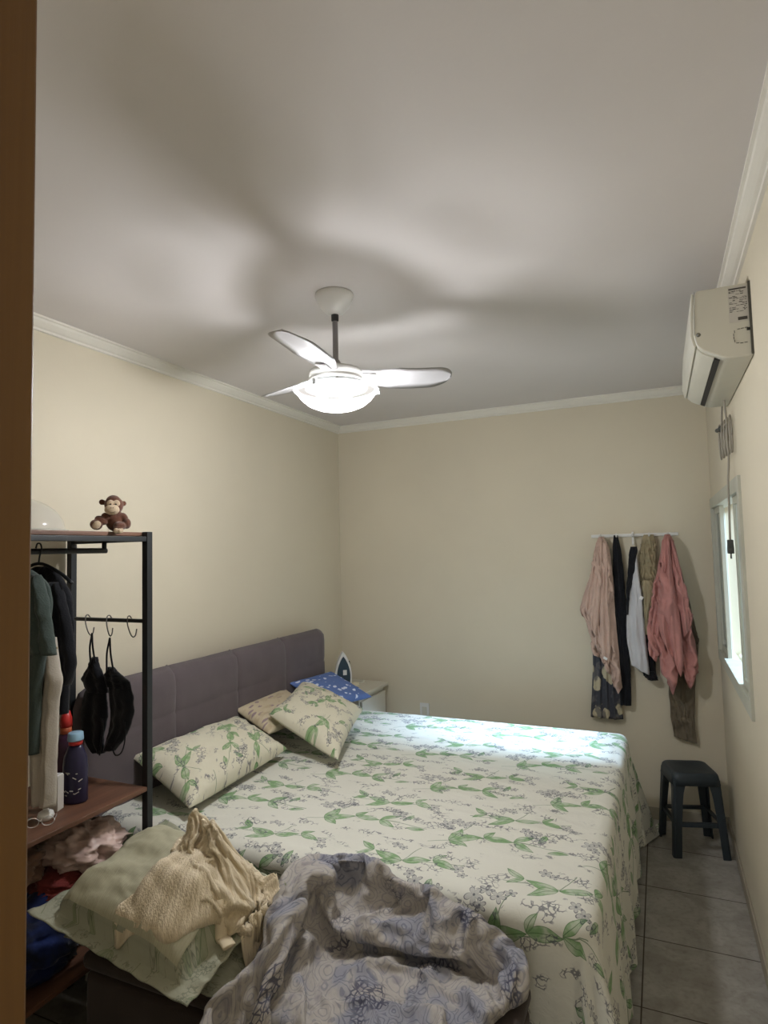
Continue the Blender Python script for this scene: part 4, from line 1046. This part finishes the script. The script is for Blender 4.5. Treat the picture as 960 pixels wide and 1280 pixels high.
for a in range(4):
    bm = bmesh.new(); box(bm, (-.12, .132, .155), (.12, .142, .178)); box(bm, (-.12, .120, .172), (.12, .140, .178))
    bmesh.ops.rotate(bm, verts=bm.verts, matrix=Matrix.Rotation(a*pi/2, 3, 'Z'), cent=(0, 0, 0)); fin(bm, 'stretcher', M_STOOL, stool, bevel=.002)

# ------------------------------------------------------------------ CLOTHES RACK
RX0, RX1, RY1, RY0 = -2.205, -1.795, 1.785, .62
rack = tag(empty('clothes_rack', ((RX0+RX1)/2, RY1, 0)), 'black metal clothes rack with walnut shelves along the left wall', 'clothes rack')
ro = Vector(((RX0+RX1)/2, RY1, 0))
def rp(name, a, b, m=M_METAL, bevel=.002):
    return boxo(name, Vector(a)-ro, Vector(b)-ro, m, rack, bevel)
q = .0135
for x in (RX0, RX1):
    for y in (RY0, RY1): rp('post', (x-q, y-q, 0), (x+q, y+q, 1.775))
for y in (RY0, RY1):
    rp('cross_bar', (RX0+q, y-.010, 1.738), (RX1-q, y+.010, 1.758)); rp('cross_bar', (RX0+q, y-.008, 1.428), (RX1-q, y+.008, 1.442)); rp('cross_bar', (RX0+q, y-.010, .790), (RX1-q, y+.010, .808)); rp('cross_bar', (RX0+q, y-.010, .30), (RX1-q, y+.010, .318))
rp('top_shelf', (RX0-.01, RY0-.01, 1.759), (RX1-.016, RY1-.004, 1.774), M_SHELF)
rp('front_bar', (RX1-.010, RY0+q, 1.738), (RX1+.010, RY1-q, 1.757))
rp('middle_shelf', (RX0-.01, RY0, .809), (RX1+.012, RY1-.012, .825), M_SHELF); rp('low_shelf', (RX0-.01, RY0, .319), (RX1+.012, RY1-.012, .335), M_SHELF)
bm = bmesh.new(); xr_ = -2.02
tube(bm, [Vector((xr_, RY1-.002, 1.745))-ro, Vector((xr_, RY1-.002, 1.705))-ro], .009, 10, 1); tube(bm, [Vector((xr_, RY1+.006, 1.708))-ro, Vector((xr_, RY0, 1.708))-ro], .011, 12, 1)
fin(bm, 'hanging_rail', M_METAL, rack, sm=True)

# three wire hooks on the end bar
HG = 'wire hooks on the rack end bar'
def hook(x, lab, flip=1):
    h = tag(empty('wire_hook', (x, RY1-.008, 1.442)), lab, 'hook', HG)
    tubeo('hook_wire', [(-.012*flip, .022, -.004), (-.012*flip, .010, .010), (-.006*flip, -.006, .006), (.0, -.012, -.02), (.016*flip, -.013, -.055), (.030*flip, -.013, -.066), (.042*flip, -.013, -.058), (.048*flip, -.013, -.035)], .0024, M_WIRE, h, 7, 6)
hook(-2.10, 'wire hook holding the left black bra'); hook(-1.985, 'wire hook holding the right black bra', .7); hook(-1.875, 'empty wire hook next to the black rack post')

def bra(lx, lab, cups, straps, loop):
    e = tag(empty('bra', (lx, 1.765, 1.38)), lab, 'bra', 'black bras hanging from the rack'); off = e.location.copy()
    for k_, (rows, sd) in enumerate(cups):
        o = hang('bra_cup', rows, M_BLACKF, 1.772, .035, 1.0, sd, n=36, k=16, amp=.5); unpar(o, e)
    for pts in straps:
        o = tubeo('strap', pts, .0035, M_BLACKF, None, 6, 5); unpar(o, e)
    if loop: o = tubeo('band_loop', loop, .0028, M_BLACKF, None, 6, 6); unpar(o, e)
bra(-2.06, 'black bra on the left wire hook, hanging against the post', [([(-2.068, -2.045, 1.29), (-2.085, -2.03, 1.25), (-2.125, -1.998, 1.205), (-2.11, -1.99, 1.175), (-2.085, -1.985, 1.155)], 1.0),
     ([(-2.10, -2.0, 1.165), (-2.122, -1.99, 1.12), (-2.128, -1.985, 1.06), (-2.12, -2.005, 1.0), (-2.09, -2.01, .96), (-2.05, -2.0, .925)], 2.0)],
    [[(-2.058, 1.76, 1.385), (-2.064, 1.755, 1.33), (-2.066, 1.76, 1.27)], [(-2.058, 1.76, 1.385), (-2.048, 1.755, 1.33), (-2.04, 1.76, 1.27)], [(-2.01, 1.76, 1.10), (-1.99, 1.752, 1.02), (-2.0, 1.752, .96), (-2.01, 1.756, .92)]], None)
bra(-1.96, 'black bra on the middle wire hook with a dangling strap loop', [([(-1.985, -1.955, 1.255), (-1.992, -1.93, 1.235), (-1.995, -1.872, 1.205), (-1.985, -1.868, 1.18)], 3.0),
     ([(-1.985, -1.868, 1.19), (-1.975, -1.855, 1.15), (-1.968, -1.850, 1.09), (-1.970, -1.872, 1.03), (-1.985, -1.90, .985), (-2.0, -1.945, .94)], 4.0)],
    [[(-1.962, 1.76, 1.370), (-1.972, 1.755, 1.31), (-1.978, 1.76, 1.245)], [(-1.962, 1.76, 1.370), (-1.952, 1.755, 1.31), (-1.942, 1.76, 1.24)]],
    [(-1.945, 1.755, .96), (-1.92, 1.75, .932), (-1.89, 1.75, .945), (-1.872, 1.75, .99), (-1.875, 1.752, 1.05), (-1.885, 1.755, 1.08)])

# hanging clothes on the rail
def hanger(y, lab):
    h = tag(empty('clothes_hanger', (xr_, y, 1.72)), lab, 'hanger', 'hangers on the rack rail')
    tubeo('hanger_hook', [(-.016, 0, .0), (-.008, 0, .016), (.008, 0, .014), (.014, 0, -.004), (.004, 0, -.03), (0, 0, -.055)], .003, M_METAL, h, 7, 5)
    tubeo('hanger_arms', [(.17, 0, -.125), (.10, 0, -.085), (.0, 0, -.055), (-.10, 0, -.085), (-.16, 0, -.125)], .006, M_METAL, h, 8, 5)
hanger(1.38, 'black hanger holding the grey-green T-shirt'); hanger(1.50, 'black hanger holding the black jacket')
RG = 'clothes hanging on the rack rail'
ts = tag(empty('t_shirt', (xr_, 1.38, 1.66)), 'grey-green T-shirt on the rack rail next to the wooden door frame', 't-shirt', RG)
o = hang('shirt_body', [(-2.06, -1.98, 1.672), (-2.12, -1.90, 1.64), (-2.16, -1.83, 1.60), (-2.17, -1.81, 1.54), (-2.16, -1.83, 1.42), (-2.15, -1.86, 1.25), (-2.15, -1.87, 1.05)], M_GREENF, 1.395, .06, 2, .5); unpar(o, ts)
o = hang('sleeve', [(-1.875, -1.845, 1.63), (-1.875, -1.812, 1.575), (-1.87, -1.795, 1.50), (-1.865, -1.780, 1.43), (-1.862, -1.768, 1.375)], M_GREENF, 1.375, .06, 1, 1.5, n=30, k=16, amp=.3); unpar(o, ts)
jk = tag(empty('jacket', (xr_, 1.50, 1.66)), 'black jacket hanging on the rack rail behind the T-shirt', 'jacket', RG)
o = hang('jacket_body', [(-2.05, -1.97, 1.655), (-2.12, -1.905, 1.605), (-2.17, -1.87, 1.56), (-2.18, -1.85, 1.45), (-2.17, -1.87, 1.30), (-2.16, -1.88, 1.15)], M_BLACKF, 1.51, .06, 2, 2.5); unpar(o, jk)
o = hang('sleeve', [(-1.94, -1.895, 1.60), (-1.93, -1.86, 1.55), (-1.925, -1.838, 1.485), (-1.92, -1.815, 1.40), (-1.915, -1.805, 1.33), (-1.895, -1.815, 1.28), (-1.87, -1.835, 1.255)], M_BLACKF, 1.48, .06, 1, .4, n=34, k=16, amp=.3); unpar(o, jk)
bm = bmesh.new()
for zz, xx in ((1.40, -1.850), (1.385, -1.842), (1.372, -1.846)): lathe(bm, [(0, 0), (.005, .0), (.005, .003), (0, .003)], (xx, 1.436, zz), 10, True, Matrix.Rotation(pi/2, 3, 'X'))
o = fin(bm, 'sleeve_button', mat('brass_button', srgb(150, 130, 90), .4, .6), sm=True); unpar(o, jk)
tag(hang('hanging_trousers', [(-1.99, -1.845, 1.42), (-1.98, -1.835, 1.359), (-1.97, -1.812, 1.281), (-1.965, -1.830, 1.22), (-1.955, -1.832, 1.151), (-1.945, -1.838, .996), (-1.94, -1.842, .875)], M_CREAMF, 1.435, .05, 2.2, 3.1), 'off-white trousers hanging below the T-shirt on the rack', 'trousers', RG)

# things on the top shelf
dome = tag(empty('food_cover', (-2.0, 1.40, 1.775)), 'clear dome cover standing on the top shelf at the door frame', 'dome cover')
prof = [(.150*cos(a), .118*sin(a)) for a in np.linspace(0.05, pi/2-.03, 18)]
latheo('dome_shell', [(.158, .0), (.150, .004)]+prof, (0, 0, 0), M_DOME, dome, 48, cap=False)
latheo('dome_rim', [(.150, .0), (.160, .0), (.161, .005), (.152, .006), (.150, 0)], (0, 0, 0), M_DOME, dome, 48, cap=False)
latheo('dome_knob', [(0, .116), (.010, .117), (.008, .128), (.014, .140), (0, .144)], (0, 0, 0), M_DOME, dome, 20)

# plush monkey
mk = empty('plush_monkey', (-1.836, 1.655, 1.776), rad(47)); tag(mk, 'small brown plush monkey sitting on the top corner of the rack', 'plush toy')
def ell(bm, c, r, rot=None, n=18):
    M = Matrix.Translation(c) @ (rot.to_4x4() if rot is not None else Matrix.Identity(4)) @ Matrix.Diagonal((r[0], r[1], r[2], 1))
    bmesh.ops.create_uvsphere(bm, u_segments=n, v_segments=n//2+3, radius=1.0, matrix=M)
def fused(name, parts, m, parent, vox=.0022):
    bm = bmesh.new()
    for p in parts: ell(bm, *p)
    o = fin(bm, name, m, parent, sm=True)
    r = o.modifiers.new('remesh', 'REMESH'); r.mode = 'VOXEL'; r.voxel_size = vox; r.use_smooth_shade = True
    s = o.modifiers.new('cs', 'SMOOTH'); s.factor = .7; s.iterations = 4
    return o
ry = lambda a: Matrix.Rotation(a, 3, 'Y')
fused('monkey_body', [((.010, .006, .040), (.034, .030, .040)), ((.006, .0, .096), (.033, .030, .034)), ((.004, -.002, .110), (.026, .025, .024)), ((-.034, .004, .108), (.011, .006, .011)),
     ((.040, .008, .104), (.009, .006, .010)), ((-.018, -.006, .052), (.020, .016, .014), ry(.7)), ((-.036, -.012, .040), (.024, .016, .015), ry(.5)), ((-.052, -.018, .024), (.022, .018, .019), ry(.3)),
     ((.040, -.002, .048), (.015, .016, .022), ry(-.4)), ((.050, -.010, .028), (.015, .017, .020)), ((.026, -.022, .018), (.022, .024, .017)), ((.022, -.038, .004), (.018, .014, .015))], M_FUR, mk)
fused('muzzle', [((.000, -.027, .078), (.0265, .014, .0195))], M_TAN, mk); 
fused('face_patch', [((-.004, -.0225, .101), (.015, .009, .0145)), ((.014, -.0215, .101), (.014, .009, .0145))], M_TAN, mk)
fused('foot_pad', [((-.050, -.034, .022), (.014, .006, .017), ry(.6))], M_TAN, mk)
fused('foot_pad', [((.014, -.050, .000), (.009, .007, .011)), ((.026, -.051, -.001), (.008, .007, .010)), ((.034, -.048, .001), (.006, .006, .009))], M_TAN, mk)
for x in (-.005, .013):
    bm = bmesh.new(); ell(bm, (x, -.0312, .0975), (.0028, .0015, .0032)); fin(bm, 'eye', M_EYE, mk, sm=True)
bm = bmesh.new(); ell(bm, (-.003, -.0405, .084), (.0018, .001, .0014)); ell(bm, (.004, -.0405, .084), (.0018, .001, .0014)); fin(bm, 'nostril', M_EYE, mk, sm=True)
tubeo('mouth', [(-.012, -.0395, .070), (0, -.0412, .067), (.012, -.0395, .070)], .0006, M_EYE, mk, 5, 4)

# things on the middle shelf
b1 = tag(empty('detergent_bottle', (-1.92, 1.575, .826), .5), 'navy blue detergent bottle with a pale blue cap on the middle shelf', 'bottle')
def flat(prof, sx, sy, n=32):
    bm = bmesh.new(); lathe(bm, prof, (0, 0, 0), n); bmesh.ops.scale(bm, vec=(sx, sy, 1), verts=bm.verts); return bm
fin(flat([(.0, 0), (.040, 0), (.044, .006), (.043, .09), (.044, .12), (.040, .155), (.027, .186), (.021, .198), (.0, .198)], .98, .66), 'bottle_body', M_NAVY, b1, sm=True)
latheo('red_neck_band', [(.0, .198), (.023, .198), (.023, .212), (0, .212)], (0, 0, 0), M_RED, b1, 24); latheo('bottle_cap', [(0, .212), (.026, .212), (.027, .216), (.025, .238), (.022, .240), (0, .240)], (0, 0, 0), M_LBLUE, b1, 24)
# broken white lettering marks, too blurred in the photo to read
bm = bmesh.new(); random.seed(5)
for i in range(12):
    a = -pi/2+random.uniform(-.75, .75); zz = random.uniform(.025, .11); w = random.uniform(.003, .008)
    p = Vector((.0428*cos(a), .0290*sin(a), zz)); box(bm, p-Vector((w, .001, .0012)), p+Vector((w, .001, .0014)), Matrix.Rotation(a+pi/2, 3, 'Z') @ Matrix.Rotation(random.uniform(-.6, .6), 3, 'Y'))
fin(bm, 'label_marks', M_PAPER, b1)
b2_ = tag(empty('cleaner_bottle', (-2.00, 1.60, .826), .2), 'dark purple cleaner bottle with a tall red cap behind the navy bottle', 'bottle')
fin(flat([(0, 0), (.038, 0), (.042, .006), (.042, .17), (.034, .205), (.020, .222), (0, .222)], 1, .8), 'bottle_body', M_MAROON, b2_, sm=True)
latheo('spout_neck', [(0, .222), (.02, .222), (.019, .245), (0, .245)], (0, 0, 0), mat('orange_plastic', srgb(190, 96, 60), .4), b2_, 20); latheo('bottle_cap', [(0, .245), (.021, .245), (.020, .275), (.013, .300), (0, .302)], (0, 0, 0), M_RED, b2_, 20)
ct = tag(empty('white_carton', (-1.925, 1.50, .826), .35), 'small white carton on the middle shelf next to the navy bottle', 'box')
boxo('carton_body', (-.028, -.018, 0), (.020, .018, .115), M_PAPER, ct, .002); boxo('carton_flap', (-.026, -.016, .115), (.018, .016, .118), M_WPLA, ct, .001)
jar = tag(empty('round_tub', (-1.885, 1.435, .826)), 'small round white tub lying at the shelf end near the door frame', 'tub')
latheo('tub_body', [(0, 0), (.020, 0), (.026, .012), (.022, .024), (.010, .029), (0, .030)], (0, 0, 0), M_WPLA, jar, 24); latheo('tub_lid', [(0, .029), (.010, .029), (.009, .033), (0, .034)], (0, 0, 0), M_WPLA, jar, 16)
gl = tag(empty('eyeglasses', (-1.845, 1.385, .828), .8), 'clear eyeglasses lying on the front edge of the middle shelf', 'eyeglasses')
for s in (-1, 1):
    tubeo('rim', [(s*.022+.018*cos(a), .0, .016+.014*sin(a)) for a in np.linspace(0, 2*pi, 14)], .0014, M_GLS, gl, 6, 2)
    tubeo('temple_arm', [(s*.040, 0, .018), (s*.041, .05, .012), (s*.036, .09, .003)], .0014, M_GLS, gl, 6, 4)
tubeo('bridge', [(-.004, 0, .018), (0, -.002, .021), (.004, 0, .018)], .0014, M_GLS, gl, 6, 4)

# cloth heap on the low shelf
def blob(name, c, r, m, seed, lab, cat, amp=.25, sc=2.2, group=None):
    rows, uv = [], []
    n1, n2 = 40, 56
    for i in range(n1+1):
        th = pi*i/n1; row, ur = [], []
        for j in range(n2):
            ph = 2*pi*j/n2; d = Vector((sin(th)*cos(ph), sin(th)*sin(ph), cos(th)))
            k = 1+amp*mnoise.fractal(d*sc+Vector((seed, 0, 0)), 1, 2, 3)+amp*.5*((1-abs(mnoise.noise(d*sc*1.6+Vector((0, seed, 0)))))**5-.4)
            p = Vector((d.x*r[0], d.y*r[1], d.z*r[2]))*k
            if p.z < -r[2]*.75: p.z = -r[2]*.75
            row.append(Vector(c)+p); ur.append((ph, th))
        rows.append(row); uv.append(ur)
    o = grid_mesh(name, rows, m, None, uv, closed_u=True); tag(o, lab, cat, group); return o
HP = 'crumpled things on the rack low shelf'
blob('blue_garment', (-1.98, 1.42, .44), (.17, .22, .13), M_BLUEF, 1.0, 'dark blue crumpled garment at the bottom of the pile on the low shelf', 'garment', .22, 2.4, HP)
blob('red_garment', (-1.93, 1.56, .575), (.13, .13, .055), M_REDF, 4.0, 'dark red folded garment between the blue cloth and the plastic bag', 'garment', .2, 2.6, HP)
blob('plastic_bag', (-1.945, 1.615, .655), (.165, .12, .075), M_BAGP, 9.0, 'pinkish plastic bag bundle on top of the pile under the middle shelf', 'bag', .35, 2.8, HP)
blob('brown_garment', (-2.02, 1.36, .66), (.12, .14, .07), fabric('muted_brown_cloth', srgb(120, 92, 76)), 12.0, 'brown crumpled cloth in the pile beside the plastic bag', 'garment', .25, 2.4, HP)

# ------------------------------------------------------------------ CAMERA
Rm = np.array([[0.91240612, -0.04822841, -0.40643462], [0.40854293, 0.04750499, 0.91150203], [-0.02465261, -0.99770581, 0.06304721]])
cam = bpy.data.cameras.new('camera'); co = bpy.data.objects.new('camera', cam); COL.objects.link(co)
X = Vector(Rm[:, 0]); Y = -Vector(Rm[:, 1]); Zv = -Vector(Rm[:, 2])
co.matrix_world = Matrix(((X.x, Y.x, Zv.x, 0), (X.y, Y.y, Zv.y, 0), (X.z, Y.z, Zv.z, 1.68), (0, 0, 0, 1)))
cam.sensor_fit = 'HORIZONTAL'; cam.sensor_width = 36; cam.lens = 767.5/960*36; cam.clip_start = .02
SC.camera = co

# ------------------------------------------------------------------ LIGHT
w = bpy.data.worlds.new('sky'); SC.world = w; w.use_nodes = True
bg = w.node_tree.nodes['Background']; bg.inputs[0].default_value = (1.0, .96, .87, 1); bg.inputs[1].default_value = 1.0
def area(name, loc, target, size, power, col, sy=None):
    l = bpy.data.lights.new(name, 'AREA'); l.energy = power; l.color = col; l.size = size
    if sy: l.shape = 'RECTANGLE'; l.size_y = sy
    o = bpy.data.objects.new(name, l); COL.objects.link(o); o.location = loc
    o.rotation_euler = (Vector(target)-Vector(loc)).to_track_quat('-Z', 'Y').to_euler(); return o
for i in range(3):
    a = rad(-23+120*i)
    pl = bpy.data.lights.new('fan_lamp_light', 'POINT'); pl.energy = 25; pl.color = (.965, .975, 1.0); pl.shadow_soft_size = .035
    po = bpy.data.objects.new('fan_lamp_light', pl); COL.objects.link(po); po.location = (FX+.052*cos(a), FY+.052*sin(a), 2.226)
sl = bpy.data.lights.new('low_daylight', 'SUN'); sl.energy = 19; sl.color = (.50, .72, 1.0); sl.angle = rad(15)
so = bpy.data.objects.new('low_daylight', sl); COL.objects.link(so); so.location = (3, 3, 4)
so.rotation_euler = Vector((-1, .05, -.68)).to_track_quat('-Z', 'Y').to_euler()

vs = SC.view_settings
vs.view_transform = 'Standard'; vs.look = 'None'; vs.exposure = 0.08; vs.gamma = 1.0; vs.use_curve_mapping = False
